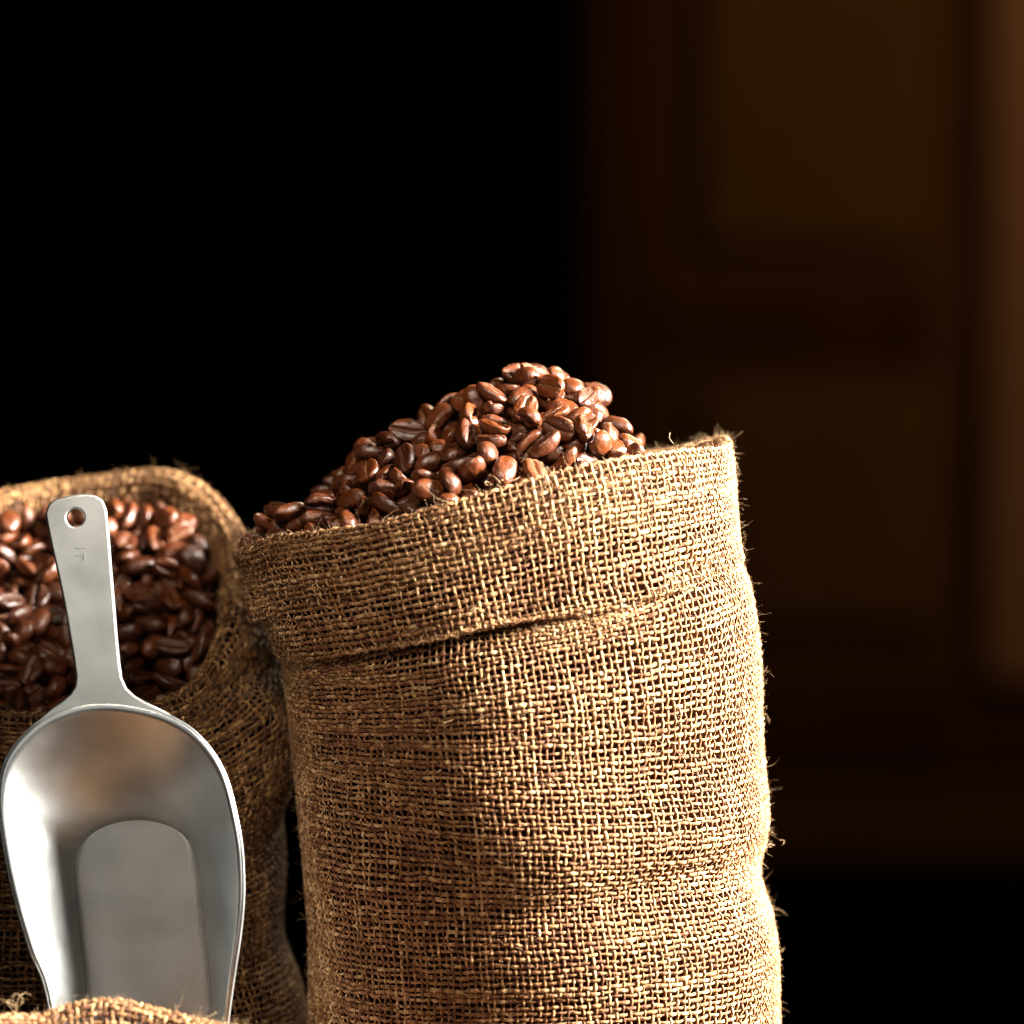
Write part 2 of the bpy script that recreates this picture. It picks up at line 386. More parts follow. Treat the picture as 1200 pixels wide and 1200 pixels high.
# ------------------------------------------------------------------ setting
def box(name, lo, hi, mat, parent=None, bev=0.0):
    bm = bmesh.new(); bmesh.ops.create_cube(bm, size=1)
    for v in bm.verts: v.co = Vector([lo[i] + (v.co[i]+0.5)*(hi[i]-lo[i]) for i in range(3)])
    if bev: bmesh.ops.bevel(bm, geom=bm.edges[:], offset=bev, segments=3, affect='EDGES', profile=0.5)
    me = bpy.data.meshes.new(name); bm.to_mesh(me); bm.free()
    return link(name, me, mat, parent)
tag(box('table_top', (-0.5, -0.42, -0.03), (0.5, 0.15, 0.0), M_TABLE, bev=0.004), kind='structure')
tag(box('floor', (-6, -3, -1.62), (6, 6.4, -1.60), M_WALL), kind='structure')
WY = 6.0
wall = tag(box('back_wall', (-6, WY, -1.599), (6, WY+0.1, 3.6), M_WALL), kind='structure')
def wp(px, py, y=WY): return P(px, py, y)
def wbox(name, x0, y0, x1, y1, depth, mat, bev=0.01):
    a = wp(x0, y1); b = wp(x1, y0)
    return box(name, (a.x, WY-depth, a.z), (b.x, WY-0.002, b.z), mat, wall, bev)
wbox('backing_board', 680, -160, 1400, 1010, 0.012, M_BACK, 0.008)
def wpiece(name, x0, y0, x1, y1, d0, d1, mat, bev):
    a = wp(x0, y1); b = wp(x1, y0)
    return box(name, (a.x, WY-d1, a.z), (b.x, WY-d0, b.z), mat, wall, bev)
for (x0, y0, x1, y1) in ((815, -110, 1085, 290), (815, 455, 1095, 735)):
    wpiece('wood_panel', x0, y0, x1, y1, 0.012, 0.05, M_PANEL, 0.018)
wpiece('stile', 690, -110, 770, 1000, 0.012, 0.030, M_RAIL, 0.008)
for (x0, y0, x1, y1) in ((772, 335, 1090, 420), (772, 800, 1330, 905)):
    wpiece('rail', x0, y0, x1, y1, 0.012, 0.028, M_RAIL, 0.007)
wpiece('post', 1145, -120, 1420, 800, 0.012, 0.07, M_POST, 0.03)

# ------------------------------------------------------------------ woven cloth
def tube(C, Nn, rad, flat, sides):
    """C (k, m, 3) yarn centre lines, Nn cloth normals, rad (k, m): one tube per line"""
    k, m, _ = C.shape
    t = np.gradient(C, axis=1); t /= np.maximum(np.linalg.norm(t, axis=-1, keepdims=True), 1e-12)
    b = np.cross(t, Nn); b /= np.maximum(np.linalg.norm(b, axis=-1, keepdims=True), 1e-12)
    n = np.cross(b, t)
    ang = np.arange(sides)*2*np.pi/sides + 0.3
    v = C[:, :, None] + rad[:, :, None, None]*(np.cos(ang)[None, None, :, None]*b[:, :, None] + flat*np.sin(ang)[None, None, :, None]*n[:, :, None])
    idx = np.arange(k*m*sides).reshape(k, m, sides)
    a = idx[:, :-1]; c = idx[:, 1:]
    f = np.stack([a, np.roll(a, -1, 2), np.roll(c, -1, 2), c], -1).reshape(-1, 4)
    return v.reshape(-1, 3), f
def rnd_smooth(rng, k, m, step):
    c = rng.normal(size=(k, m//step + 3))
    x = np.arange(m)/step; i = x.astype(int); f = x-i; f = f*f*(3-2*f)
    return c[:, i]*(1-f) + c[:, i+1]*f
def weave_sack(sk, root, mat, pitch_u, pitch_v, r_warp, r_weft, sides, parts, seed):
    """parts: [(name, s0, s1)] cut the cloth along its length; warps run up the sack, wefts round it"""
    rng = np.random.default_rng(seed)
    mid = sk.base(np.linspace(0, 2*np.pi, 200), np.array([sk.length*0.5]))[0]
    per = np.linalg.norm(np.diff(mid, axis=0), axis=-1).sum()
    nu = int(round(per/pitch_u/2))*2
    nv = int(round(sk.length/pitch_v))
    # equal arc steps round the sack
    tt = np.linspace(0, 2*np.pi, 1441); mid = sk.base(tt, np.array([sk.length*0.5]))[0]
    cum = np.concatenate([[0], np.cumsum(np.linalg.norm(np.diff(mid, axis=0), axis=-1))])
    th = np.interp(np.arange(2*nu)/(2*nu)*cum[-1], cum, tt)
    sv = np.arange(2*nv+1)*pitch_v/2
    p, n = sk.grid(th, sv)
    tu = np.roll(p, -1, 1)-np.roll(p, 1, 1); tu /= np.maximum(np.linalg.norm(tu, axis=-1, keepdims=True), 1e-9)
    tv = np.cross(n, tu)
    T, V = np.meshgrid(th, sv)
    w1, w2 = waves(rng, 30, 60, 900), waves(rng, 30, 60, 900)
    p = p + tu*(0.00026*w1(T, V))[..., None] + tv*(0.00026*w2(T, V))[..., None] + n*(0.00012*waves(rng, 24, 70, 1400)(T, V))[..., None]
    amp = 0.5*(r_warp + r_weft)*0.92
    # warps
    I = np.arange(nu)
    Cw = p[:, ::2].transpose(1, 0, 2); Nw = n[:, ::2].transpose(1, 0, 2); Uw = tu[:, ::2].transpose(1, 0, 2)
    jj = np.arange(2*nv+1)/2
    off = amp*np.cos(np.pi*(jj[None] + I[:, None]))
    Cw = Cw + Nw*off[..., None] + Uw*((rng.normal(size=(nu, 1))*0.00016 + rnd_smooth(rng, nu, 2*nv+1, 6)*0.00012)[..., None])
    Rw = r_warp*np.clip(1 + 0.10*rng.normal(size=(nu, 1)) + 0.17*rnd_smooth(rng, nu, 2*nv+1, 5) + 0.13*rng.normal(size=(nu, 2*nv+1)), 0.55, 1.7)
    Tw = 0.06*rng.normal(size=(nu, 1)) + 0.10*rnd_smooth(rng, nu, 2*nv+1, 8) + 0.12*rng.normal(size=(nu, 2*nv+1)) - 0.02
    # wefts (closed rounds)
    J = np.arange(nv+1)
    Cf = p[::2]; Nf = n[::2]; Vf = tv[::2]
    ii = np.arange(2*nu)/2
    off = -amp*np.cos(np.pi*(ii[None] + J[:, None]))
    Cf = Cf + Nf*off[..., None] + Vf*((rng.normal(size=(nv+1, 1))*0.00016 + rnd_smooth(rng, nv+1, 2*nu, 6)*0.00012)[..., None])
    slub = np.clip(rnd_smooth(rng, nv+1, 2*nu, 9)-1.9, 0, 1)
    Rf = r_weft*np.clip(1 + 0.10*rng.normal(size=(nv+1, 1)) + 0.14*rnd_smooth(rng, nv+1, 2*nu, 7) + 0.5*slub + 0.14*rng.normal(size=(nv+1, 2*nu)), 0.5, 1.9)
    Tf = 0.03*rng.normal(size=(nv+1, 1)) + 0.06*rnd_smooth(rng, nv+1, 2*nu, 10) + 0.13*rng.normal(size=(nv+1, 2*nu)) - 0.02
    for a in (Cf, Nf): pass
    close = lambda a: np.concatenate([a, a[:, :1]], 1)
    Cf, Nf, Rf, Tf = close(Cf), close(Nf), close(Rf), close(Tf)
    out = []
    for name, s0, s1 in parts:
        j0 = max(0, int(round(s0/pitch_v))); j1 = min(nv, int(round(s1/pitch_v)))
        v1, f1 = tube(Cw[:, 2*j0:2*j1+1], Nw[:, 2*j0:2*j1+1], Rw[:, 2*j0:2*j1+1], 0.85, sides)
        last = j1+1 if j1 == nv else j1
        v2, f2 = tube(Cf[j0:last], Nf[j0:last], Rf[j0:last], 0.82, sides)
        me = mesh_np(name, np.concatenate([v1, v2]), np.concatenate([f1, f2+len(v1)]))
        ti = np.concatenate([np.repeat(Tw[:, 2*j0:2*j1+1].ravel(), sides), np.repeat(Tf[j0:last].ravel(), sides)]).astype(np.float32)
        at = me.attributes.new('tint', 'FLOAT', 'POINT'); at.data.foreach_set('value', ti)
        out.append(link(name, me, mat, root))
    return out, (p, n, tu, tv)
def fibres(field, root, mat, count, seed, where=None, long=1.0, rad=0.000028):
    p, n, tu, tv = field
    rng = np.random.default_rng(seed)
    if where is None: wgt = np.ones(p.shape[:2])
    else: wgt = where
    wgt = wgt.ravel()/wgt.sum()
    idx = rng.choice(len(wgt), count, p=wgt)
    P0 = p.reshape(-1, 3)[idx]; n0 = n.reshape(-1, 3)[idx]; u0 = tu.reshape(-1, 3)[idx]; v0 = tv.reshape(-1, 3)[idx]
    a = rng.uniform(0, 6.28, count); lift = rng.uniform(0.0, 1.0, count)**1.8*0.85
    tang = u0*np.cos(a)[:, None] + v0*np.sin(a)[:, None]
    d = tang*(1-lift)[:, None] + n0*(lift+0.12)[:, None]; d /= np.linalg.norm(d, axis=-1, keepdims=True)
    ln = np.clip(rng.lognormal(math.log(0.0019*long), 0.55, count), 0.0008, 0.013)
    m = 5
    pts = np.zeros((count, m, 3)); pts[:, 0] = P0 + n0*0.0003
    bend = rng.normal(size=(count, 3))*0.5 - n0*0.15
    for k in range(1, m):
        d = d + bend*0.45 + rng.normal(size=(count, 3))*0.15
        d /= np.linalg.norm(d, axis=-1, keepdims=True)
        pts[:, k] = pts[:, k-1] + d*(ln/(m-1))[:, None]
    r = rad*rng.uniform(0.6, 1.5, (count, 1))*np.linspace(1, 0.35, m)[None]
    ref = np.repeat(np.cross(pts[:, 1]-pts[:, 0], rng.normal(size=(count, 3)))[:, None], m, 1)
    v, f = tube(pts, ref, r, 1.0, 3)
    me = mesh_np('stray_fibres', v, f)
    at = me.attributes.new('tint', 'FLOAT', 'POINT'); at.data.foreach_set('value', np.repeat(rng.normal(size=count)*0.1+0.3, m*3).astype(np.float32))
    return tag(link('stray_fibres', me, mat, root), kind='stuff')

# tall sack
c = P(620, 1402, 0); root_tall = empty('burlap_sack', (c.x, 0, 0))
tag(root_tall, 'tall burlap sack heaped with coffee beans, its folded cuff sloping down to the left', 'sack', 'burlap sacks of coffee')
sc_, sr_ = tall.S[TALL_CREASE]+0.001, tall.S[TALL_RIM]
_, fld = weave_sack(tall, root_tall, M_JUTE, 0.00220, 0.00190, 0.00042, 0.00057, 6,
    [('body', 0, sc_), ('cuff', sc_, sr_), ('inner_hem', sr_, tall.length)], 21)
nv2, nu2 = fld[0].shape[:2]
svg = np.arange(nv2)*0.00190/2
wrim = np.exp(-((svg-sr_)/0.003)**2)[:, None]*np.ones((1, nu2))
fibres(fld, root_tall, M_JUTE, 20000, 31, 0.2 + wrim*1.0)
# open sack on the left
c = P(115, 1402, 0.034); root_open = empty('burlap_sack', (c.x, 0.034, 0))
tag(root_open, 'open burlap sack with a rolled rim, full of beans, behind the metal scoop', 'sack', 'burlap sacks of coffee')
sr2 = opened.S[OPEN_RIM]
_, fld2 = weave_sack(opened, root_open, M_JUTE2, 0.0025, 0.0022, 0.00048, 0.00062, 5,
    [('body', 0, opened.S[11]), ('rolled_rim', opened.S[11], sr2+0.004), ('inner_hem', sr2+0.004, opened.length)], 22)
svg = np.arange(fld2[0].shape[0])*0.0022/2
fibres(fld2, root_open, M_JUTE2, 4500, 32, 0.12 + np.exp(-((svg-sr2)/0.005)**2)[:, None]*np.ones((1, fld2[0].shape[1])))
# low sack in front
c = P(105, 1496, -0.148); root_low = empty('burlap_sack', (c.x, -0.148, 0))
tag(root_low, 'low burlap sack in front of the scoop, only its pale rolled rim showing', 'sack', 'burlap sacks of coffee')
srl = low.S[LOW_RIM]
_, fld3 = weave_sack(low, root_low, M_JUTE, 0.0024, 0.0021, 0.00046, 0.0006, 5,
    [('body', 0, low.S[4]), ('rolled_rim', low.S[4], srl+0.006), ('inner_hem', srl+0.006, low.length)], 23)
svg = np.arange(fld3[0].shape[0])*0.0021/2
fibres(fld3, root_low, M_JUTE, 3500, 33, 0.1 + np.exp(-((svg-srl)/0.006)**2)[:, None]*np.ones((1, fld3[0].shape[1])), long=1.3)

# a few long loose strands that curl off the cloth
def strands(spots, root, mat, seed):
    rng = np.random.default_rng(seed)
    m = 26
    for (px, py, Y, n, ln) in spots:
        C_, R_ = [], []
        for _ in range(n):
            q = np.array(P(px + rng.normal()*9, py + rng.normal()*3, Y)); d = rng.normal(size=3); d[2] = abs(d[2])*0.7; d[1] = -abs(d[1])*0.6; d /= np.linalg.norm(d)
            ax = rng.normal(size=3); ax /= np.linalg.norm(ax); w_ = rng.uniform(0.10, 0.26)*rng.choice([-1, 1]); L_ = ln*MM*rng.uniform(0.6, 1.2)
            pts = [q]
            for k in range(m-1):
                d = d + w_*np.cross(ax, d) + rng.normal(size=3)*0.06; d /= np.linalg.norm(d); pts.append(pts[-1] + d*L_/(m-1))
            C_.append(pts); R_.append(np.linspace(0.00006, 0.00003, m))
        C_ = np.array(C_); R_ = np.array(R_)
        v, f = tube(C_, np.broadcast_to(np.array([0.3, -0.8, 0.5]), C_.shape).copy(), R_, 1.0, 4)
        me = mesh_np('loose_strands', v, f)
        at = me.attributes.new('tint', 'FLOAT', 'POINT'); at.data.foreach_set('value', np.full(len(v), 0.45, np.float32))
        tag(link('loose_strands', me, mat, root), kind='stuff')
strands([(648, 556, -0.066, 7, 12), (355, 640, -0.05, 5, 8), (600, 568, -0.067, 4, 7), (800, 524, -0.03, 5, 7), (899, 990, -0.012, 6, 4), (560, 715, -0.072, 3, 8)], root_tall, M_JUTE, 41)
strands([(16, 1180, -0.096, 5, 9), (262, 1200, -0.097, 7, 9), (80, 1182, -0.096, 3, 7)], root_low, M_JUTE, 42)
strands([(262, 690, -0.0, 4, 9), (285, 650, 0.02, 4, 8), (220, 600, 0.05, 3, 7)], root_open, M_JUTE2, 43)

# ------------------------------------------------------------------ coffee beans
def fill_mesh(sk, rim_i, heap, inset=0.0075):
    """the solid mass of beans inside a sack, up to just under the top layers"""
    th = np.linspace(0, 2*np.pi, heap.shape[1]+1)[:-1] if heap is not None else np.linspace(0, 2*np.pi, 73)[:-1]
    p = sk.base(th, np.linspace(0.001, sk.S[rim_i]-0.026, 46), True)
    p = p - grid_normals(p)*inset
    rings = list(p)
    if heap is not None:
        c0 = heap[0].mean(0)
        rings += [np.concatenate([c0[:2] + (q[:, :2]-c0[:2])*0.80, q[:, 2:]], 1) for q in heap]
    R = np.array(rings); nr, nt, _ = R.shape
    idx = np.arange(nr*nt).reshape(nr, nt)
    a, c = idx[:-1], idx[1:]
    f = np.stack([a, np.roll(a, -1, 1), np.roll(c, -1, 1), c], -1).reshape(-1, 4)
    return R.reshape(-1, 3), f
BEANS_TALL = """1,-249,-539,2322,116,-224,698,-670
8,-20,-535,2387,686,364,-159,610
1,-336,-50,2478,24,-9,-811,-584
1,149,-422,2508,115,275,666,683
5,-120,-520,2382,164,752,-549,326
8,126,-158,2624,526,-734,385,-191
1,103,-476,2457,29,-948,-66,-310
9,-328,-316,2405,47,625,516,585
1,-146,-355,2482,75,708,-509,-484
1,-384,-500,2272,270,-150,-941,137
3,-601,-335,2269,144,14,-508,-849
8,-237,-83,2529,343,302,143,-878
6,-696,-245,2232,362,868,274,199
1,55,-426,2451,705,-545,-414,-186
9,280,-433,2457,214,-543,640,-499
8,-66,-173,2601,257,-217,-942,-17
9,-446,-298,2361,400,-624,667,-74
9,-185,-532,2354,785,-155,440,-408
1,-246,-337,2391,375,894,79,231
2,60,-353,2539,820,-352,290,-345
5,220,-422,2505,456,-553,-659,227
4,-55,-356,2505,40,-915,389,103
1,42,-107,2660,501,-119,15,857
7,-454,-86,2405,73,-61,-961,261
5,-397,-397,2303,360,860,322,-167
6,-503,-353,2280,229,-376,-521,731
6,235,-138,2584,331,-757,-558,77
6,161,-488,2406,61,-896,189,-397
2,-71,-477,2437,687,-239,402,-556
5,-394,-84,2447,491,96,370,783
0,-178,-363,2436,881,60,-124,452
1,69,-528,2372,341,-453,-818,-100
1,335,-72,2499,928,-256,145,-227
9,-109,-141,2583,728,487,398,-273
7,43,-251,2555,231,-562,732,308
7,-67,-403,2463,4,307,952,-4
5,-130,-234,2534,427,-634,-602,233
4,-327,-429,2320,662,-291,193,663
7,2,-332,2476,159,144,917,335
7,-54,-214,2546,18,796,571,-201
4,-460,-444,2256,490,428,678,342
2,-314,-456,2264,397,-885,24,-242
3,117,-425,2432,65,409,202,-888
8,37,-174,2594,505,-27,341,-793
5,-488,-508,2214,87,-446,215,-864
5,272,96,2593,15,147,-398,905
9,189,-52,2624,576,9,-42,816
1,161,-193,2560,256,75,-264,927
9,-400,-206,2389,337,-740,421,-402
7,-609,-363,2213,299,923,241,18
8,-779,-75,2178,104,-928,-230,273
0,130,-306,2535,224,-162,957,93
4,-246,-216,2461,573,405,692,169
2,195,-413,2467,575,282,-223,735
0,-266,-431,2344,160,471,-842,209
5,233,-464,2397,217,332,-869,-297
8,193,-340,2535,951,-109,-281,-60
1,-135,-517,2306,365,-763,504,-175
7,-14,-373,2426,644,-681,195,-290
3,-503,-183,2321,22,-99,945,-313
5,-143,-71,2570,406,-820,392,-98
4,21,3,2646,271,-949,-28,157
7,-93,-444,2360,910,213,-22,-356
1,-393,-323,2347,616,-552,-507,241
0,-192,-559,2290,721,-129,141,667
8,-142,-468,2394,260,941,124,176
0,-207,-8,2551,724,-536,-346,-262
6,379,-390,2409,67,666,543,-506
1,-421,-484,2225,492,-434,682,-324
3,-755,-32,2218,54,-412,-901,-123
3,311,-151,2475,465,486,178,719
0,-19,-99,2606,62,546,831,-85
4,380,-277,2449,358,-374,207,-830
2,-216,-264,2434,848,289,247,369
5,-716,-214,2172,77,-326,662,-671
8,-651,-306,2198,252,947,-18,199
8,-301,-269,2406,723,538,-411,-141
7,-553,-399,2204,850,-306,321,283
2,-351,-374,2341,356,503,-773,-150
2,-272,144,2511,653,-464,586,-125
0,-205,-158,2451,229,-823,277,-440
2,-510,-248,2290,152,-868,-202,428
0,311,-322,2444,889,223,142,-375
0,152,43,2646,755,201,394,484
2,-280,-105,2436,304,-63,882,355
1,-521,-470,2200,901,49,343,261
1,-255,-537,2243,12,-527,-747,-405
7,-551,70,2305,23,-768,322,-553
7,340,-447,2411,115,873,-459,-118
8,-41,-246,2504,223,934,227,-165
7,-498,54,2370,84,-752,-489,-435
5,127,-124,2586,120,-633,-685,-341
4,68,-27,2664,102,-891,-408,172
5,240,-147,2537,487,-36,-317,813
7,-600,-441,2172,7,-936,158,316
6,-203,-74,2489,920,136,45,-364
5,-465,11,2406,292,393,-301,818
9,-596,-266,2262,486,-847,90,-196
4,217,-280,2504,324,-896,-273,-136
7,-15,-493,2344,4,-88,827,556
3,30,-550,2317,666,-45,698,259
4,-479,-110,2365,448,-107,-164,872
6,-564,178,2295,271,-168,-33,-947
2,-50,45,2603,420,718,544,111
7,17,-144,2552,286,-677,-664,-137
1,122,-521,2318,411,-891,-101,-163
2,255,10,2579,311,-517,-427,673
0,-610,359,2238,298,939,155,-69
0,-841,-58,2079,171,-846,153,480
3,-519,-372,2228,692,-454,224,-515
5,390,-457,2293,465,-54,-712,-523
8,266,-33,2529,359,779,507,-88
6,-24,-556,2272,125,702,322,-623
2,255,-356,2457,443,-702,365,422
7,-800,-197,2103,706,252,636,-181
2,-512,-488,2132,700,-578,-81,-412
9,403,361,2408,227,-489,836,-99
4,-82,-275,2475,199,554,-796,-140
8,198,-76,2569,56,562,-814,137
2,46,-70,2597,741,293,94,-597
9,217,-489,2345,74,-738,-590,320
4,-520,-105,2315,388,193,-22,901
9,75,129,2643,540,799,0,-263
0,-97,-537,2213,18,107,-963,-245
0,-310,-548,2143,666,43,280,-690
1,-92,-432,2305,879,359,-222,221
0,-175,-410,2384,388,51,255,-884
0,-818,88,2106,149,228,-953,136
4,64,-399,2381,84,264,-891,-358
8,42,-523,2256,581,12,-500,642
0,-433,-229,2300,659,195,175,-705
7,-99,-557,2264,171,-132,964,-153
5,217,-495,2293,445,35,90,-890
1,-713,-256,2141,42,10,720,693
0,-776,-43,2113,133,436,572,682
2,-33,-438,2399,220,99,-64,968
0,462,-373,2372,396,31,-377,-837
6,-316,-549,2199,258,-913,168,267
9,54,-211,2525,16,-60,282,-957
1,121,186,2555,741,-473,326,-347
8,76,-466,2349,802,-351,-479,64
7,22,74,2647,230,872,370,-224
6,-410,-411,2203,15,-4,-875,-484
0,-429,-521,2108,652,-470,579,137
9,-433,98,2418,78,-520,-829,-191
0,-654,-379,2138,489,244,614,-569
6,-544,-240,2237,15,-353,-875,331
2,-783,-238,2105,506,-184,-814,-215
0,-412,-407,2259,66,-367,-873,314
4,-772,66,2152,111,95,156,977
8,-313,-291,2331,196,82,960,181
3,327,-393,2382,595,316,11,739
5,-160,-469,2259,167,-967,65,-180
0,290,431,2317,633,-376,645,206
2,-215,40,2494,101,988,-95,62
4,-130,-256,2461,413,-367,-829,-79
8,-386,-534,2166,199,670,226,-679
7,-737,-146,2156,547,-86,184,-812
1,418,-330,2323,523,-779,245,245
1,345,492,2227,435,663,213,-571
2,-234,-521,2194,126,-816,556,93
4,531,258,2222,160,-975,-62,-141
9,-734,-255,2054,810,-226,-329,-429
0,88,-366,2481,59,242,164,-954
5,-569,275,2287,282,-486,-783,267
6,-324,-184,2381,156,-265,890,338
7,-215,-331,2348,180,-287,928,-154
0,312,-449,2328,886,60,423,-178
0,-667,-328,2086,777,62,-552,296
5,387,-428,2352,774,-499,49,386
5,-99,-345,2407,205,623,-92,-749
1,136,158,2626,611,721,-273,-179
2,-160,-286,2395,123,884,209,400
1,360,-174,2416,918,-122,375,43
3,218,-404,2390,646,-736,-199,25
9,467,-219,2316,452,-205,107,-861
8,-225,-472,2318,270,-31,421,-866
2,-145,-151,2511,450,568,553,412
4,314,430,2390,400,860,-157,-276
1,464,-223,2264,276,291,329,855
1,-525,-169,2252,441,491,744,103
3,141,-462,2329,97,-270,634,718
3,-57,-150,2509,296,-941,-157,45
0,-419,-303,2271,636,73,-256,724
0,23,-278,2467,193,-903,-107,-368
5,-550,-71,2248,172,-910,121,-357
1,-151,107,2513,182,-337,893,-235
4,-803,157,2105,435,533,-294,663
5,518,275,2273,33,25,937,346
0,-496,-318,2216,346,531,266,-726
2,185,11,2581,0,-67,994,86
8,284,50,2515,387,-490,-645,442
2,-13,153,2537,43,-883,268,-382
8,-541,8,2261,140,788,527,287
4,-293,14,2442,221,789,522,239
7,175,-343,2449,135,-968,-34,209
2,108,-9,2603,239,-629,-737,62
9,-590,-380,2147,465,-67,709,-526
1,-380,-20,2415,526,-424,682,279
6,-649,-236,2203,88,967,86,223
1,-480,109,2364,387,-914,118,-36
5,-713,-325,2139,50,995,-87,27
0,136,304,2529,324,922,204,63
9,-521,201,2334,196,220,953,-74
4,-703,-150,2201,143,978,-140,60
9,7,255,2468,174,455,-780,392
8,-542,-414,2126,947,162,-270,-64
8,-447,-456,2149,362,-693,507,-362
2,-133,-199,2455,757,468,-337,307
0,12,38,2602,160,599,-775,-119
6,-663,-226,2125,55,110,200,-972
9,244,380,2387,955,-282,52,76
3,-142,-378,2337,284,-497,-785,-239
3,-58,-54,2555,404,-689,585,146
2,105,74,2601,183,525,-823,117
8,120,-264,2508,269,116,-495,818
2,270,484,2259,309,785,-389,370
7,-420,513,2177,664,731,64,144
6,-200,233,2478,467,396,-790,-3
9,-738,-2,2170,362,401,612,-578
7,88,524,2270,301,417,-461,-723
9,194,213,2592,80,-273,894,-346
3,-110,288,2465,401,761,-507,52
6,-367,132,2436,420,-678,463,-386
1,-610,191,2233,565,791,81,221
7,143,431,2404,271,-656,-582,-397
1,-350,399,2328,31,-97,609,-787
8,-52,401,2387,184,-349,812,430
9,-202,529,2222,218,-367,-872,-239
4,-179,366,2383,160,165,917,-326
4,150,374,2474,320,258,887,-211
8,-481,-30,2334,506,768,-341,194
2,-111,524,2218,720,-22,-3,694
5,-602,-184,2252,265,840,469,62
1,-783,236,2064,567,-609,-8,555
4,353,443,2306,867,-217,-64,-444
9,-557,463,2130,292,-479,-652,-510
4,-388,251,2379,295,895,-68,329
7,-614,368,2179,238,954,33,-179
7,222,499,2301,29,847,456,272
4,490,344,2287,294,-658,-638,-270
0,277,389,2453,821,455,63,339
0,219,468,2371,81,11,-544,-835
6,-295,542,2202,427,-158,854,251
1,-711,157,2181,441,494,-691,-290
3,-293,366,2369,84,-379,479,-787
7,-142,71,2569,230,539,772,246
0,10,474,2289,656,-559,-92,498
2,52,160,2592,692,161,46,-702
8,-414,-271,2329,756,42,219,-615
8,-296,475,2258,622,221,81,747
1,-106,463,2325,440,351,558,-610
7,-728,136,2120,303,-645,682,-166
0,119,473,2352,215,724,-415,508
0,-29,529,2265,260,472,-841,-46
2,-139,428,2370,889,254,-364,-115
3,-201,319,2441,447,-179,-846,-230
8,-440,454,2196,761,-419,-309,-387
7,-338,459,2368,174,544,818,71
0,-205,99,2542,239,-701,355,-571
2,64,517,2368,23,638,485,598
5,27,241,2540,183,353,35,917
5,164,526,2333,866,251,-230,-365
1,56,459,2389,276,246,560,741
0,-329,450,2304,507,-847,85,135
3,-70,154,2558,800,-346,-393,294
5,213,328,2480,488,-110,-854,143
0,-672,386,2156,169,-507,-843,61
5,318,494,2346,576,-747,58,-327
3,-817,-125,2068,288,-794,-514,151
6,-807,18,2083,248,-274,903,221
8,-428,173,2370,57,787,-539,294
2,-76,346,2416,83,5,928,-363
3,-760,238,2126,287,-375,-872,-128
1,-322,118,2482,801,-190,152,-547
0,-531,319,2251,414,-498,762,-2
7,213,416,2428,676,-633,108,361
5,-182,519,2273,34,840,-496,-216
1,-620,432,2169,460,297,-517,657
7,-755,131,2168,489,344,707,377
7,-430,310,2321,122,833,-313,-440
5,-495,433,2252,426,-12,-452,783
7,-685,-57,2198,236,179,-246,-923
1,410,424,2333,482,807,-156,-302
8,-257,318,2410,743,401,-48,-534
2,-102,528,2298,138,36,981,130
2,-257,434,2349,516,-790,332,-6
1,-390,516,2289,324,-892,266,166
7,242,164,2585,28,-973,-192,127
1,-532,375,2213,852,168,-317,-381
0,-147,248,2478,575,651,-238,-435
0,192,471,2454,937,-283,196,-62
4,-15,491,2328,239,-287,927,-10
8,-728,234,2170,311,-116,274,-902
0,-251,193,2474,131,411,787,-440
2,-74,459,2414,160,-453,132,-867
7,-10,437,2375,906,157,-135,-368
0,-822,78,2041,244,-571,353,-700
1,-255,273,2484,111,-660,711,-216
7,417,362,2353,272,-851,448,-20
5,-645,81,2223,816,-321,-480,12
2,-391,435,2261,81,-362,-899,232
2,31,379,2426,461,806,365,63
5,-200,464,2323,148,906,-210,-336
9,-483,490,2247,513,757,-36,-402
5,-596,285,2227,191,-677,537,-466
6,-262,422,2415,905,45,75,-417
3,-777,-126,2109,79,-69,-990,98
1,229,443,2486,374,471,-730,-323
0,-431,418,2357,848,-288,-192,402
2,-646,293,2185,869,-43,96,-484
4,-453,472,2307,160,-977,137,-19
3,-152,403,2438,222,-649,-706,178
2,-447,388,2295,889,-354,189,-220
6,-595,423,2226,194,-39,467,-862
3,117,526,2415,862,-148,-485,1
1,-523,399,2274,703,-637,181,-261
6,-262,537,2305,567,250,-367,694
3,-634,-98,2241,678,-214,-428,558
2,-517,477,2188,108,66,-943,308
3,-330,212,2431,337,836,413,128
5,82,324,2479,597,-148,705,-352
4,-249,479,2305,335,-341,-878,-28
2,-150,530,2333,237,98,895,366
2,-111,190,2532,64,404,-844,346
0,-217,389,2443,459,-312,118,-823
8,-735,298,2134,533,-670,-413,-310
2,-179,455,2399,826,159,-294,-453
4,-19,494,2417,128,716,682,-75
3,-524,274,2309,311,-111,-851,408
0,-387,352,2361,202,-709,-675,-30
5,-18,402,2457,124,-130,983,-36
6,-310,511,2333,595,592,-14,543
1,-292,278,2427,934,266,-237,24
6,-492,339,2312,241,-451,-845,-156
4,-46,-284,2432,137,-250,-105,953
6,448,2,2302,321,177,-324,872
4,-204,325,2350,224,967,-64,-100
1,-90,417,2290,868,-62,-397,-293
0,-672,4,2149,528,-479,698,-70
5,343,99,2450,70,916,-218,-330
9,-470,44,2316,301,168,938,35
9,-243,-246,2387,569,82,-202,793
4,-100,50,2544,891,-207,-247,-319
4,-814,1,2018,182,939,-104,271
6,339,253,2415,665,92,50,740
6,-496,383,2175,893,-137,-190,385
7,286,158,2498,140,-503,-797,304
7,-217,234,2413,947,-246,-126,164
3,89,-348,2432,872,216,-325,294
4,371,-95,2409,138,-661,-198,-710
9,-609,-295,2146,377,-612,694,52
4,-433,154,2329,240,966,-100,-14
3,-270,149,2433,23,-814,497,-300
4,412,418,2264,313,-121,-532,-777
6,-353,-98,2388,243,952,126,139
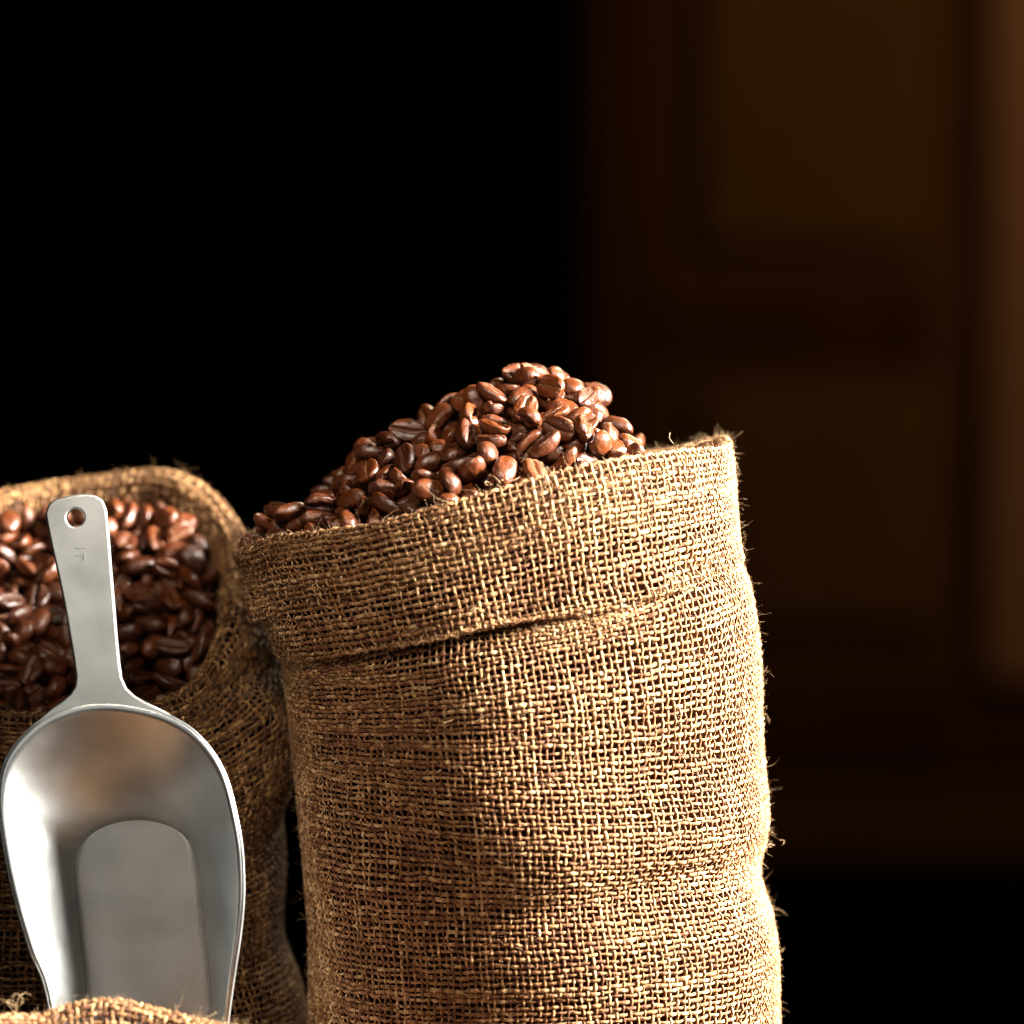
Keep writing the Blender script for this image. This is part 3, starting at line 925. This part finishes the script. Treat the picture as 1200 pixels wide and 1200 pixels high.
0,462,122,2280,170,-767,-99,611
3,-649,143,2165,565,2,819,-98
9,-403,487,2139,779,-25,-452,-434
9,-587,250,2183,336,386,-300,-805
2,-429,378,2219,173,128,36,-976
1,-714,306,2054,804,-255,-533,-67
9,386,59,2396,350,789,-429,-267
9,87,361,2403,316,919,146,184
0,155,331,2443,329,550,751,-157
8,-300,294,2343,61,444,-852,272
6,-98,550,2151,0,-308,708,-636
8,-312,363,2287,420,556,714,-74
1,-85,319,2377,464,-97,-506,-721
2,173,430,2336,425,-6,266,865
8,357,334,2362,609,-512,283,-535
8,-371,242,2334,142,806,554,152
2,-689,198,2117,432,-348,-446,702
7,269,244,2479,243,164,-955,46
2,415,252,2323,631,57,376,676
3,-575,388,2117,933,-202,-255,-152
3,339,178,2439,483,-201,-797,302
1,-155,453,2244,605,-250,476,588
2,-36,-381,2366,936,220,54,-271
8,-245,-399,2289,420,-54,153,893
3,-458,304,2248,170,329,26,-928
0,-739,-156,2072,170,741,-543,357
8,-641,376,2075,161,647,-496,556
1,-334,-469,2197,137,-688,-699,-141
3,-570,126,2234,482,-246,761,-359
1,-405,-147,2344,691,76,10,-719
7,-749,164,2072,580,-256,-336,697
7,-26,494,2230,416,-86,-102,899
6,-712,-53,2110,320,344,643,605
1,-76,181,2483,489,-6,-362,-793
7,380,-263,2383,732,-114,306,-598
2,-374,38,2385,78,-952,-218,-202
4,-322,-363,2281,828,448,33,-336
6,-192,170,2463,441,-115,-331,-826
5,-241,405,2273,201,107,776,-588
2,-28,-475,2288,188,-896,402,-22
2,-326,462,2193,549,447,433,-558
0,347,5,2445,299,-811,53,500
7,-590,-196,2194,587,40,-1,809
8,-349,124,2392,213,-846,413,-262
9,198,100,2570,256,438,51,860
8,290,319,2430,464,77,-852,229
0,-80,247,2433,373,219,866,-253
0,-604,6,2209,461,252,-127,-841
1,-650,278,2120,579,-455,-366,568
2,-231,514,2166,137,-990,11,43
5,132,255,2507,238,373,763,-471
4,421,341,2284,417,-459,-725,301
3,416,-57,2349,616,-332,-691,181
7,-530,226,2236,270,394,26,-878
4,-134,359,2335,173,910,349,-143
5,411,-153,2348,416,503,-638,-409
9,-595,-118,2205,468,-187,2,863
9,70,431,2323,480,-243,-160,-828
7,-388,338,2270,567,225,-82,-788
0,-456,227,2287,242,911,36,332
8,-441,-78,2329,834,-247,-447,209
6,-126,-58,2529,489,58,-197,848
5,149,490,2264,9,-750,-475,460
2,3,359,2377,802,-330,-274,-416
8,-476,495,2098,155,-232,270,922
3,-804,-119,2017,359,152,164,-906
5,-734,61,2095,326,-273,98,900
9,-540,315,2185,294,-189,188,918
3,42,528,2206,213,-279,-876,331
4,-660,-135,2146,526,-545,650,-55
7,-294,214,2389,787,-240,-514,-243
4,406,158,2359,94,721,-353,-589
7,-150,281,2395,131,-656,564,-485
4,-498,144,2286,260,732,-451,439
2,207,182,2541,41,-393,-913,-102
4,-268,-453,2239,967,-47,-91,-232"""
BEANS_OPEN = """1,-1114,192,1753,67,86,-913,-393
5,-1075,505,2017,764,494,380,-165
5,-1566,119,1685,204,-774,-428,-419
5,-1594,442,1890,224,-672,-611,-354
1,-1041,382,1902,156,177,-183,954
8,-1161,492,1986,750,-542,16,380
4,-1605,10,1590,254,-619,-727,-153
4,-1137,379,1891,134,-802,534,230
1,-1261,504,1998,136,87,139,-977
8,-1133,193,1692,742,589,-164,-277
9,-1136,613,2096,17,337,-536,-774
4,-1245,420,1904,421,-872,248,-37
1,-1199,288,1828,949,211,43,-230
9,-1266,245,1788,139,137,918,-344
0,-1020,182,1754,64,-823,-146,-545
1,-1582,350,1821,544,263,197,-772
4,-1723,691,2135,722,91,262,-634
4,-1193,660,2145,800,451,-229,-323
3,-1491,154,1693,314,-296,460,-776
6,-1116,135,1638,100,-973,-11,206
8,-1213,597,2070,425,-491,-760,-31
7,-1517,228,1725,236,-154,-795,-537
6,-1212,308,1873,130,389,-891,-195
2,-1476,64,1633,351,760,281,470
8,-1685,395,1882,148,382,-866,-285
4,-1312,554,2066,14,641,-729,-240
0,-1638,332,1839,347,799,385,306
2,-1256,697,2137,69,-728,-361,-579
6,-1312,694,2146,54,762,435,476
7,-1560,495,1974,36,-836,-416,-356
1,-1176,219,1756,533,-91,428,-724
9,-1636,634,2024,798,-494,-210,273
3,-1084,321,1839,499,-335,763,-238
5,-1565,70,1599,552,-755,-216,-280
4,-1150,534,2040,885,333,-108,306
3,-1215,104,1662,53,493,-859,-128
1,-1646,537,1981,241,-449,-844,165
2,-1626,279,1797,302,405,115,-855
4,-1666,734,2129,12,-721,-105,-685
7,-1363,708,2167,318,412,601,607
0,-1083,447,1954,313,-350,-833,292
3,-1070,576,2054,331,181,-601,705
1,-1013,466,1961,276,540,730,317
2,-1613,196,1726,985,53,125,-103
3,-1655,208,1769,246,709,-646,142
8,-1200,48,1608,303,-818,-483,78
7,-1653,95,1631,220,-967,126,-3
5,-1534,436,1832,346,-932,-111,7
0,-1532,475,1907,860,465,59,-205
2,-1267,223,1731,345,892,238,171
6,-1639,185,1671,857,-454,22,244
6,-1725,610,2023,898,-160,287,293
1,-1322,488,1914,215,-826,-397,-339
4,-1680,658,2052,158,591,762,212
0,-1633,533,1931,128,-969,-207,49
4,-1061,353,1805,474,-215,840,153
2,-1271,623,2060,225,-643,-683,-264
7,-1252,199,1687,73,-430,895,-95
0,-1277,337,1845,8,-838,515,-178
8,-1303,552,2021,799,-206,-91,558
4,-1451,242,1772,290,482,-403,721
5,-1161,450,1902,321,-728,533,289
6,-1726,694,2080,119,-819,-554,-84
8,-1600,741,2089,77,188,971,125
0,-1124,351,1798,554,-343,644,-401
7,-1215,499,1938,237,373,-698,-564
9,-1749,535,1972,776,-492,-261,-298
3,-1072,265,1777,379,204,1,903
2,-1591,592,1984,494,-817,292,-59
2,-1035,417,1831,508,-457,439,584
3,-1338,406,1883,169,-811,411,380
4,-1139,664,2119,845,510,-160,-6
2,-1516,351,1770,288,856,-359,-235
2,-1428,196,1719,160,-459,-689,-537
7,-1588,755,2141,98,-145,951,-254
7,-1543,15,1547,459,822,-313,125
9,-1021,182,1657,142,-411,588,-682
7,-1082,220,1712,763,501,106,-396
5,-1411,109,1668,272,-889,155,-334
7,-1016,314,1769,493,-371,786,-30
6,-1443,687,2139,810,569,144,2
9,-1593,380,1774,148,-555,-783,-240
9,-1370,534,1976,569,691,209,-393
4,-1713,567,1929,775,98,3,-624
0,-1707,185,1723,136,536,396,-733
0,-1535,173,1667,799,543,209,151
7,-1164,167,1619,125,217,-910,-331
2,-1607,289,1736,602,-95,-96,-787
5,-1349,590,2059,618,37,364,-695
1,-1281,128,1651,346,-906,-223,96
2,-1690,385,1821,355,-907,-193,115
2,-1187,371,1843,358,-920,-159,10
0,-1403,640,2109,865,464,-73,175
6,-1573,692,2039,362,401,419,730
3,-1233,752,2149,336,57,850,402
8,-1210,276,1716,500,259,564,604
8,-1456,45,1569,576,-794,19,-192
5,-1704,282,1781,409,-382,-758,-336
1,-1313,160,1716,282,-219,-195,914
1,-1141,526,1910,306,-283,898,138
2,-1687,484,1885,180,-671,-207,689
7,-1711,660,1968,956,294,25,13
3,-1254,557,1964,291,-948,131,26
3,-1517,114,1595,285,-863,406,94
7,-1356,777,2159,423,-875,-22,-235
4,-1457,357,1832,553,-29,585,-593
5,-1318,746,2111,8,-728,-608,-315
9,-1653,715,2047,630,-49,-186,753
4,-1211,249,1633,213,-216,899,315
7,-1688,242,1710,902,244,3,-356
1,-1491,746,2141,565,-469,666,132
7,-1045,504,1913,528,173,160,816
1,-1266,430,1847,150,12,945,290
6,-1237,667,2002,573,257,535,-566
7,-1188,319,1773,318,535,-183,-761
0,-1116,42,1580,198,-7,-674,-712
2,-1470,159,1620,343,506,-678,-409
4,-1645,46,1560,641,641,338,251
2,-1258,316,1771,7,455,725,517
6,-1054,251,1650,273,-269,-798,-465
2,-1063,555,1971,537,-803,227,126
1,-1179,417,1828,878,397,-95,250
7,-1539,691,2145,297,-568,-500,583
6,-1291,533,1881,357,-558,543,516
0,-1515,543,1948,23,-143,984,103
1,-1042,478,1829,309,-179,-419,835
4,-1325,366,1805,383,18,-118,-916
5,-1656,-12,1528,489,326,665,-461
2,-1606,140,1621,392,-813,412,127
1,-1465,287,1748,436,-760,277,394
1,-1096,434,1873,600,-358,-545,464
5,-1379,682,2070,120,101,836,526
3,-1259,94,1602,114,18,981,-156
0,-1188,566,1986,396,-193,-781,442
5,-1223,655,2070,574,147,-379,711
5,-1591,21,1473,455,-737,-495,69
8,-1242,451,1795,300,-931,-208,-4
5,-1118,498,1844,46,-465,686,558
6,-1096,120,1560,397,-374,-652,-526
5,-1456,428,1855,226,-281,364,-859
4,-1764,668,2038,271,85,-954,-99
1,-1337,270,1798,15,471,-793,386
8,-1282,404,1753,813,539,-159,155
5,-1070,331,1718,642,157,-359,659
2,-1654,187,1602,278,-952,-131,-5
5,-1520,670,2083,152,130,979,44
5,-1719,446,1880,33,-545,-78,-834
6,-1417,588,2087,374,-873,-208,-234
9,-1338,592,1947,528,-845,-90,-17
6,-1448,306,1674,184,-18,1,-983
3,-1163,298,1681,383,-547,-699,-258
6,-1729,772,2039,197,681,-627,-324
2,-1640,527,1858,369,74,-410,831
9,-1504,305,1731,876,166,243,381
5,-1642,281,1671,118,321,828,445
8,-1180,387,1752,630,308,41,-711
5,-1567,402,1739,384,-556,737,-4
4,-1499,230,1622,109,-200,931,285
4,-1702,388,1776,129,-971,186,74
1,-1258,488,1881,622,392,460,-497
2,-1379,602,2022,666,223,206,-682
0,-1267,191,1622,19,-643,-680,-353
7,-1278,356,1746,709,702,66,24
2,-1409,245,1682,225,116,617,745
1,-1699,323,1755,551,-831,-53,-53
0,-1039,103,1613,386,-357,792,-310
8,-1631,608,1933,427,-753,-501,11
4,-1674,374,1724,228,-87,970,-16
4,-1518,444,1789,728,14,-340,596
1,-1046,172,1576,807,499,-85,304
2,-1246,594,1935,441,269,355,-779
5,-1105,562,1894,627,207,-306,685
9,-1331,183,1655,967,195,-113,-121
4,-1166,714,2096,519,-807,280,35
0,-1119,284,1734,189,52,439,-877
3,-1867,279,1721,354,898,-157,208
6,-1379,329,1749,329,-943,8,-41
0,-1543,249,1694,985,80,153,-14
0,-1811,593,1953,759,-157,-119,621
9,-1718,96,1602,797,-324,224,-458
4,-1503,704,2055,925,81,-104,-357
9,-1120,590,1991,342,314,-684,-562
4,-1506,778,2101,423,-798,-343,-258
6,-1241,100,1555,287,-493,821,-17
2,-1383,80,1572,735,-23,30,-677
1,-1861,385,1764,769,-250,-519,277
1,-1823,502,1874,106,-120,-969,-188
7,-1439,505,1936,898,118,-96,414
4,-1297,658,2027,769,-215,547,-250
7,-1760,205,1649,64,-551,813,-180
3,-1385,385,1761,628,702,-47,332
2,-1627,453,1841,371,-667,-644,-42
1,-1743,53,1511,241,-162,941,171
9,-1811,438,1828,751,658,23,-51
4,-1870,455,1909,386,213,204,-874
2,-1107,650,2046,278,26,921,271
7,-1449,611,2036,756,-109,-302,571
5,-1758,602,1988,971,-22,212,-111
8,-1837,206,1695,482,865,40,-131
6,-1895,415,1832,495,432,-583,-478
1,-1724,144,1664,805,338,475,-110
1,-1328,277,1713,70,71,-950,-296
8,-1779,391,1830,342,116,569,-739
7,-1138,31,1503,21,-160,236,958
1,-1288,44,1557,175,-916,359,-23
9,-1795,337,1738,934,24,309,179
0,-1408,313,1790,281,-473,-831,-82
2,-1419,753,2117,574,301,134,749
4,-1395,114,1616,58,927,-140,344
9,-1336,-21,1524,886,248,-18,392
0,-1376,412,1831,286,-849,-423,-135
0,-1833,535,1980,190,213,760,584
7,-1141,85,1543,689,-506,436,281
5,-1426,507,1989,256,181,916,250
2,-1520,617,1995,233,-738,-630,-66
6,-1792,105,1620,76,506,752,417
4,-1363,18,1591,649,342,21,680
7,-1889,331,1772,242,661,428,567
7,-1870,175,1647,477,383,-791,27
4,-1360,232,1748,921,310,-75,223
3,-1828,400,1870,38,953,-83,290
4,-1478,-62,1490,192,377,57,-904
7,-1185,15,1555,426,151,-40,891
7,-1393,173,1655,137,-888,172,-403
3,-1890,397,1900,480,-717,-495,-102
9,-1868,227,1770,937,196,-57,-285
8,-1839,106,1680,305,-340,-890,-14
2,-1843,354,1842,65,17,-655,-752
0,-1425,-40,1549,288,-254,-897,220
9,-1764,324,1794,255,494,821,-128
2,-1389,448,1917,723,46,613,316
7,-1443,750,2175,315,682,-617,-235
3,-1488,531,2009,148,-801,546,-194
2,-1794,273,1759,229,-893,-185,341
4,-1782,494,1918,221,349,-901,131
0,-1873,509,1995,381,544,244,-707
0,-1749,32,1557,376,-89,-318,866
4,-1512,604,2055,828,-31,19,-560
3,-1430,419,1889,349,-467,-718,380
8,-1379,345,1844,236,-955,171,55
1,-1757,227,1736,802,3,-546,-243
0,-1507,-32,1521,59,-279,955,-81
2,-1293,12,1597,197,-282,934,-94
5,-1771,346,1864,458,-744,-454,175
2,-1430,-25,1486,105,-374,53,920
7,-1856,302,1808,431,-810,55,394
3,-1741,75,1656,15,422,-873,-244
4,-1230,183,1586,848,178,-367,338
8,-1728,557,1873,93,-647,749,111
5,-1157,616,1943,549,-670,459,197
5,-1414,639,1973,517,470,388,-601
6,-1309,126,1561,154,-781,297,527
9,-1449,767,2055,368,-742,557,60
2,-1782,177,1608,370,154,44,915
1,-1287,307,1672,158,-855,-444,-214
0,-1859,556,1850,443,-540,713,58
1,-1368,342,1694,293,-757,-522,-263
3,-1487,157,1576,504,278,-109,810
8,-1842,256,1656,367,-920,89,107
0,-1626,476,1802,183,-702,-647,-236
1,-1450,520,1884,49,49,989,127
7,-1564,576,1912,139,-667,-634,-366
9,-1812,603,1902,63,-155,-224,960
6,-1098,424,1785,334,-603,675,261
9,-1557,317,1686,563,120,-480,662
6,-1739,300,1685,8,196,-925,-325
7,-1223,802,2102,26,515,832,202
1,-1569,202,1602,136,-161,975,-65
3,-1684,61,1503,587,-155,-119,786
3,-1582,126,1549,195,-235,816,491
0,-1623,717,2006,792,193,-4,579
2,-1050,622,1938,138,-943,-299,-44
6,-1802,426,1752,246,-859,399,-208
5,-1163,147,1557,691,209,-261,640
0,-1380,438,1781,762,447,-296,363
5,-1204,62,1505,538,579,221,571
9,-1182,739,2054,11,-79,-479,874
1,-1508,12,1474,260,-116,920,268
4,-1203,539,1877,303,359,-362,805
8,-1062,689,1991,33,836,-384,-391
6,-1491,685,1995,20,474,820,321
2,-1831,334,1698,986,86,61,-129
9,-1730,487,1804,164,318,532,-767
1,-1345,249,1637,368,581,-199,698
0,-1845,659,1945,385,76,370,-842
9,-1381,168,1589,964,-58,-214,-145
4,-1722,426,1754,543,178,210,-793
6,-1356,498,1861,475,-149,547,-673
1,-1889,485,1788,36,-20,361,-932
0,-1349,790,2084,886,63,-303,346
9,-1373,696,2020,125,-743,-560,-344
0,-1582,775,2043,220,-472,683,513
8,-1498,80,1524,261,-728,-607,-185
6,-1764,111,1554,236,238,-619,710
0,-1396,70,1524,552,-24,-223,803
3,-1458,396,1733,694,494,99,515
2,-1479,599,1936,307,-593,711,223
8,-1566,659,1969,188,-692,697,22
3,-1341,12,1483,129,-442,-854,-241
5,-1700,237,1646,695,398,-107,-590
7,-1674,124,1555,700,-97,10,707
3,-1138,227,1621,757,626,-20,-186
0,-1809,506,1814,128,97,955,249
3,-1563,499,1847,527,317,-590,524
6,-1295,731,2053,829,556,34,-57
8,-1158,680,2001,332,330,147,-871
1,-1785,691,1983,218,-70,127,965"""
def read(s): return [[int(x) for x in r.split(',')] for r in s.split()]
def bean_tf(r):
    q = Quaternion((r[4]/1000, r[5]/1000, r[6]/1000, r[7]/1000)).normalized()
    return Matrix.LocRotScale(Vector((r[1], r[2], r[3]))*0.0001, q, None)
for me in BEAN_MESHES: me.materials.append(M_BEAN)
def face_word(M):
    """which side of the bean is turned to the lens"""
    d = (M.inverted() @ CAM).normalized()
    return 'crease' if d.z < -0.45 else ('back' if d.z > 0.45 else 'edge')
FACE = {'crease': 'crease showing', 'back': 'back showing', 'edge': 'edge on'}
ORD = ['', 'second', 'third', 'fourth', 'fifth', 'sixth', 'seventh', 'eighth', 'ninth', 'tenth', 'eleventh', 'twelfth', 'thirteenth', 'fourteenth', 'fifteenth', 'sixteenth',
       'seventeenth', 'eighteenth', 'nineteenth', 'twentieth'] + ['twenty-'+q for q in ('first', 'second', 'third', 'fourth', 'fifth', 'sixth', 'seventh', 'eighth', 'ninth')] + ['thirtieth'] + ['thirty-'+q for q in ('first', 'second', 'third', 'fourth', 'fifth')]
def place_beans(rows, n_ind, labeller, group):
    """each bean a thing; beans of one place and one lie are told apart by their order from the left"""
    made = []
    for r in rows[:n_ind]:
        M = bean_tf(r)
        o = bpy.data.objects.new('coffee_bean', BEAN_MESHES[r[0]]); COL.objects.link(o)
        o.matrix_world = M
        x, y = project(np.array(M.translation))
        made.append((labeller(float(x), float(y), face_word(M)), float(x), o))
    kinds = {}
    for l, x, o in made: kinds.setdefault(l, []).append((x, o))
    for l, v in kinds.items():
        v.sort(key=lambda q: q[0])
        for k, (x, o) in enumerate(v):
            lab = l if len(v) == 1 else l + ', ' + (ORD[min(k, len(ORD)-1)] + ' from left' if k else 'leftmost')
            tag(o, lab, 'coffee bean', group)
def rest_of_beans(name, rows, extra, label):
    V, F, G, base = [], [], [], 0
    for r in rows:
        me = BEAN_MESHES[r[0]]; M = np.array(bean_tf(r))
        v = np.empty(len(me.vertices)*3, np.float32); me.vertices.foreach_get('co', v); v = v.reshape(-1, 3)
        g = np.empty(len(v), np.float32); me.attributes['groove'].data.foreach_get('value', g)
        v = v@M[:3, :3].T + M[:3, 3]
        V.append(v); G.append(g)
        q = [tuple(p.vertices) for p in me.polygons]
        F += [tuple(i+base for i in f) for f in q]; base += len(v)
    v, f = extra
    V.append(v); F += [tuple(int(i)+base for i in q) for q in f]; G.append(np.zeros(len(v), np.float32))
    me = bpy.data.meshes.new(name); me.from_pydata(np.concatenate(V).tolist(), [], F); me.update()
    at = me.attributes.new('groove', 'FLOAT', 'POINT'); at.data.foreach_set('value', np.concatenate(G).astype(np.float32))
    me.polygons.foreach_set('use_smooth', [True]*len(F))
    o = link(name, me, M_BEAN); me.materials.append(M_FILL_SHADE)
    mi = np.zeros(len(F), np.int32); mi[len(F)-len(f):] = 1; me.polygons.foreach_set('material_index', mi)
    return tag(o, label, 'coffee beans', kind='stuff')
rt, ro = read(BEANS_TALL), read(BEANS_OPEN)
NT, NO = 163, 136
top_y = min(project(np.array(bean_tf(r).translation))[1] for r in rt[:NT])
def lab_tall(x, y, fw):
    if y <= top_y + 1e-6: return 'topmost roasted coffee bean on the heap in the tall sack'
    front = float(np.interp(x, [285, 420, 560, 640, 740, 860], [642, 632, 590, 568, 532, 524])) - y
    where = ('against the front cuff of the tall sack' if front < 26 else
             'by the left corner of the tall sack' if x < 400 else
             'on the right shoulder of the tall sack heap' if x > 670 else
             'near the peak of the tall sack heap' if y < 490 else
             'on the left slope of the tall sack heap' if x < 520 else 'in the middle of the tall sack heap')
    return 'roasted bean ' + where + ', ' + FACE[fw]
def lab_open(x, y, fw):
    side = x < 95 + (y-600)*0.12
    where = (('left of the scoop handle' if side else 'right of the scoop handle') +
             (' by the back rim' if y < 645 else ' by the front rim' if y > 755 else ' in the open sack'))
    return 'roasted bean ' + where + ', ' + FACE[fw]
place_beans(rt, NT, lab_tall, 'coffee beans heaped in the tall sack')
place_beans(ro, NO, lab_open, 'coffee beans in the open sack')
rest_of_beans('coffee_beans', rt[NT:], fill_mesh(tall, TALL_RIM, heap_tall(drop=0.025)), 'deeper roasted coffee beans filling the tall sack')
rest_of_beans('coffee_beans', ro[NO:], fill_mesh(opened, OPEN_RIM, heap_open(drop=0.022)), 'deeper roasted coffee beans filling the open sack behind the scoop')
def low_fill():
    th = np.linspace(0, 2*np.pi, 73)[:-1]
    p, n = low.grid(th, np.linspace(0.001, low.S[LOW_RIM]-0.008, 24)); p = p - n*0.002
    ctr = p[-1].mean(0); rings = list(p)
    for t in np.linspace(0.1, 1, 6):
        q = p[-1]*(1-t) + ctr*t; q[:, 2] = p[-1][:, 2].min() - 0.012; rings.append(q)
    R = np.array(rings); nr, nt, _ = R.shape; idx = np.arange(nr*nt).reshape(nr, nt); a, c = idx[:-1], idx[1:]
    return R.reshape(-1, 3), np.stack([a, np.roll(a, -1, 1), np.roll(c, -1, 1), c], -1).reshape(-1, 4)
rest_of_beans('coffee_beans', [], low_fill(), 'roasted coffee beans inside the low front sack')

# ------------------------------------------------------------------ scoop
SY = -0.062                                   # depth of the rim plane where the handle meets the bowl
LEAN = math.radians(11)
o0 = P(113, 822, SY)
KS = PX*(SY - CAM.y)/(0 - CAM.y)
bpy.context.view_layer.update()
SM = Matrix.Translation(o0) @ Matrix.Rotation(-LEAN, 4, 'X')
def sl(px, py, d=0.0):
    """scoop-local point: x across, z along the handle, -y towards the lens; d mm behind the rim plane"""
    return Vector(((px-113)*KS, d*MM, (822-py)*KS/math.cos(LEAN-PITCH)))
base_z = None
root_scoop = empty('scoop', (o0.x, SY-0.02, 0.0))
tag(root_scoop, 'brushed aluminium scoop standing upright between the sacks, handle up, hollow side forward', 'scoop')
RIMP = [(84, 1380), (60, 1177), (38, 1110), (20, 1050), (6, 985), (0, 930), (10, 885), (42, 848), (80, 829), (115, 823), (155, 826), (195, 837), (232, 860), (262, 900), (279, 955), (287, 1010), (286, 1075), (270, 1190), (248, 1380)]
FLOP = [(100, 1380), (90, 1170), (82, 1100), (76, 1050), (73, 1012), (78, 993), (92, 975), (112, 963), (132, 957), (155, 955), (178, 958), (198, 965), (214, 977), (225, 996), (230, 1020), (235, 1055), (240, 1100), (249, 1185), (253, 1380)]
RDEP = [16, 5, 2, 0.8, 0, 0, 0, 0, 0, 0, 0, 0, 0, 0, 0, 0.8, 2, 5, 16]
TT = np.arange(19.0)
fine = np.linspace(0, 18, 145)
rimc = smooth_interp(TT, np.array([(a, b, d) for (a, b), d in zip(RIMP, RDEP)], float), fine)
def catmull(pts, x):
    pts = np.asarray(pts, float); n = len(pts)
    i = np.clip(x.astype(int), 0, n-2); t = (x-i)[:, None]
    p0, p1, p2, p3 = pts[np.clip(i-1, 0, n-1)], pts[i], pts[i+1], pts[np.clip(i+2, 0, n-1)]
    return 0.5*((2*p1) + (p2-p0)*t + (2*p0-5*p1+4*p2-p3)*t*t + (3*p1-p0-3*p2+p3)*t**3)
rimc[:, :2] = catmull(RIMP, fine); floc = catmull(FLOP, fine)
FD = 27.0
def flo_depth(py): return FD + 0*py
sv_ = np.linspace(0, 1, 15)
V, CAST = [], []
for s_ in sv_:
    e = s_
    xy = floc*(1-e**1.05)[..., None] + rimc[:, :2]*(e**1.05) if False else floc*(1-e**1.08) + rimc[:, :2]*(e**1.08)
    fd = flo_depth(floc[:, 1])
    fil = 0.0
    d = fd*(1-e**0.82) + rimc[:, 2]*(e**0.82) + fil
    for (a, b), q in zip(xy, d): V.append(sl(a, b, q)); CAST.append(0.0 if s_ > 0.03 else 0.5)
nT = len(fine); F = []
for i in range(len(sv_)-1):
    for j in range(nT-1):
        F.append((i*nT+j, i*nT+j+1, (i+1)*nT+j+1, (i+1)*nT+j))
# floor: bridges left and right halves of the floor outline
half = nT//2; nb = 12
FV0 = len(V); grid_ix = {}
for j in range(half+1):
    L_, R_ = floc[j], floc[nT-1-j]
    for k in range(nb+1):
        if True:
            if j == half and k > 0: grid_ix[j, k] = grid_ix[j, 0]; continue
            t = k/nb; q = L_*(1-t) + R_*t
            grid_ix[j, k] = len(V); V.append(sl(q[0], q[1], FD + 0.15)); CAST.append(1.0)
for j in range(half):
    for k in range(nb):
        f = [grid_ix[j, k], grid_ix[j+1, k], grid_ix[j+1, k+1], grid_ix[j, k+1]]
        f = list(dict.fromkeys(f))
        if len(f) >= 3: F.append(tuple(f[::-1]))
me = bpy.data.meshes.new('bowl'); me.from_pydata([SM @ v for v in V], [], F); me.update()
at = me.attributes.new('cast', 'FLOAT', 'POINT'); at.data.foreach_set('value', np.array(CAST, np.float32))
me.polygons.foreach_set('use_smooth', [True]*len(F))
bowl = link('bowl', me, M_ALU, root_scoop)
so = bowl.modifiers.new('thickness', 'SOLIDIFY'); so.thickness = 0.0012; so.offset = 1
# bright rolled edge
rp = [SM @ sl(a, b, d) for a, b, d in rimc]
C_ = np.array([[tuple(v) for v in rp]]); nn = np.array(SM.to_3x3() @ Vector((0, -1, 0)))
v, f = tube(C_, np.broadcast_to(nn, C_.shape).copy(), np.full(C_.shape[:2], 0.00048), 1.0, 8)
link('rim', mesh_np('rim', v, f), M_ALU, root_scoop)
# handle: flat bar with a hanging hole, flaring into the rim
def curve_plate(name, loops, thick, bev, mat, parent, dmid):
    cu = bpy.data.curves.new(name, 'CURVE'); cu.dimensions = '2D'; cu.fill_mode = 'BOTH'; cu.extrude = thick/2-bev; cu.bevel_depth = bev; cu.bevel_resolution = 3
    for pts in loops:
        sp = cu.splines.new('POLY'); sp.points.add(len(pts)-1); sp.use_cyclic_u = True
        for q, (a, b) in zip(sp.points, pts):
            l = sl(a, b); q.co = (l.x, l.z, 0, 1)
    tmp = bpy.data.objects.new('tmp', cu); COL.objects.link(tmp); bpy.context.view_layer.update()
    me = bpy.data.meshes.new_from_object(tmp.evaluated_get(bpy.context.evaluated_depsgraph_get())); bpy.data.objects.remove(tmp)
    me.name = name
    # curve plane (x, y, z) -> scoop (x, -z, y)
    me.transform(SM @ Matrix.Translation((0, dmid, 0)) @ Matrix(((1, 0, 0, 0), (0, 0, -1, 0), (0, 1, 0, 0), (0, 0, 0, 1))))
    return link(name, me, mat, parent)
inset = 3.0
HOUT = [(54, 612), (52, 601), (55, 592), (62, 586), (80, 582), (98, 580), (108, 582), (115, 587), (119, 596), (122, 620), (126, 665), (130, 705), (134, 748), (137, 775), (140, 795), (146, 808), (156, 817), (170, 825), (186, 833), (168, 831), (150, 827.5), (132, 825), (114, 824.5), (96, 827), (78, 831), (60, 838), (48, 845), (62, 832), (74, 824), (84, 815), (90, 805), (91, 793), (88, 772), (83, 745), (76, 708), (68, 672), (60, 640)]
cc_ = np.array(HOUT).mean(0)
hole = [(85 + 13*math.cos(a), 606 + 13*math.sin(a)) for a in np.linspace(0, 2*math.pi, 33)[:-1]]
h = curve_plate('handle', [HOUT, hole], 0.0030, 0.0007, M_ALU_H, root_scoop, 0.0009)
def mark(x0, y0, x1, y1):
    bm = bmesh.new(); bmesh.ops.create_cube(bm, size=1)
    a, b = sl(x0, y1), sl(x1, y0)
    for q in bm.verts: q.co = SM @ Vector((a.x+(q.co.x+.5)*(b.x-a.x), -0.0006-0.00010*(0.5-q.co.y), a.z+(q.co.z+.5)*(b.z-a.z)))
    me = bpy.data.meshes.new('stamped_mark'); bm.to_mesh(me); bm.free()
    return link('stamped_mark', me, M_ALU_H, root_scoop)
for r in ((87, 641, 99, 642.4), (86.3, 650, 96, 651), (96.2, 648, 97.4, 656)): mark(*r)
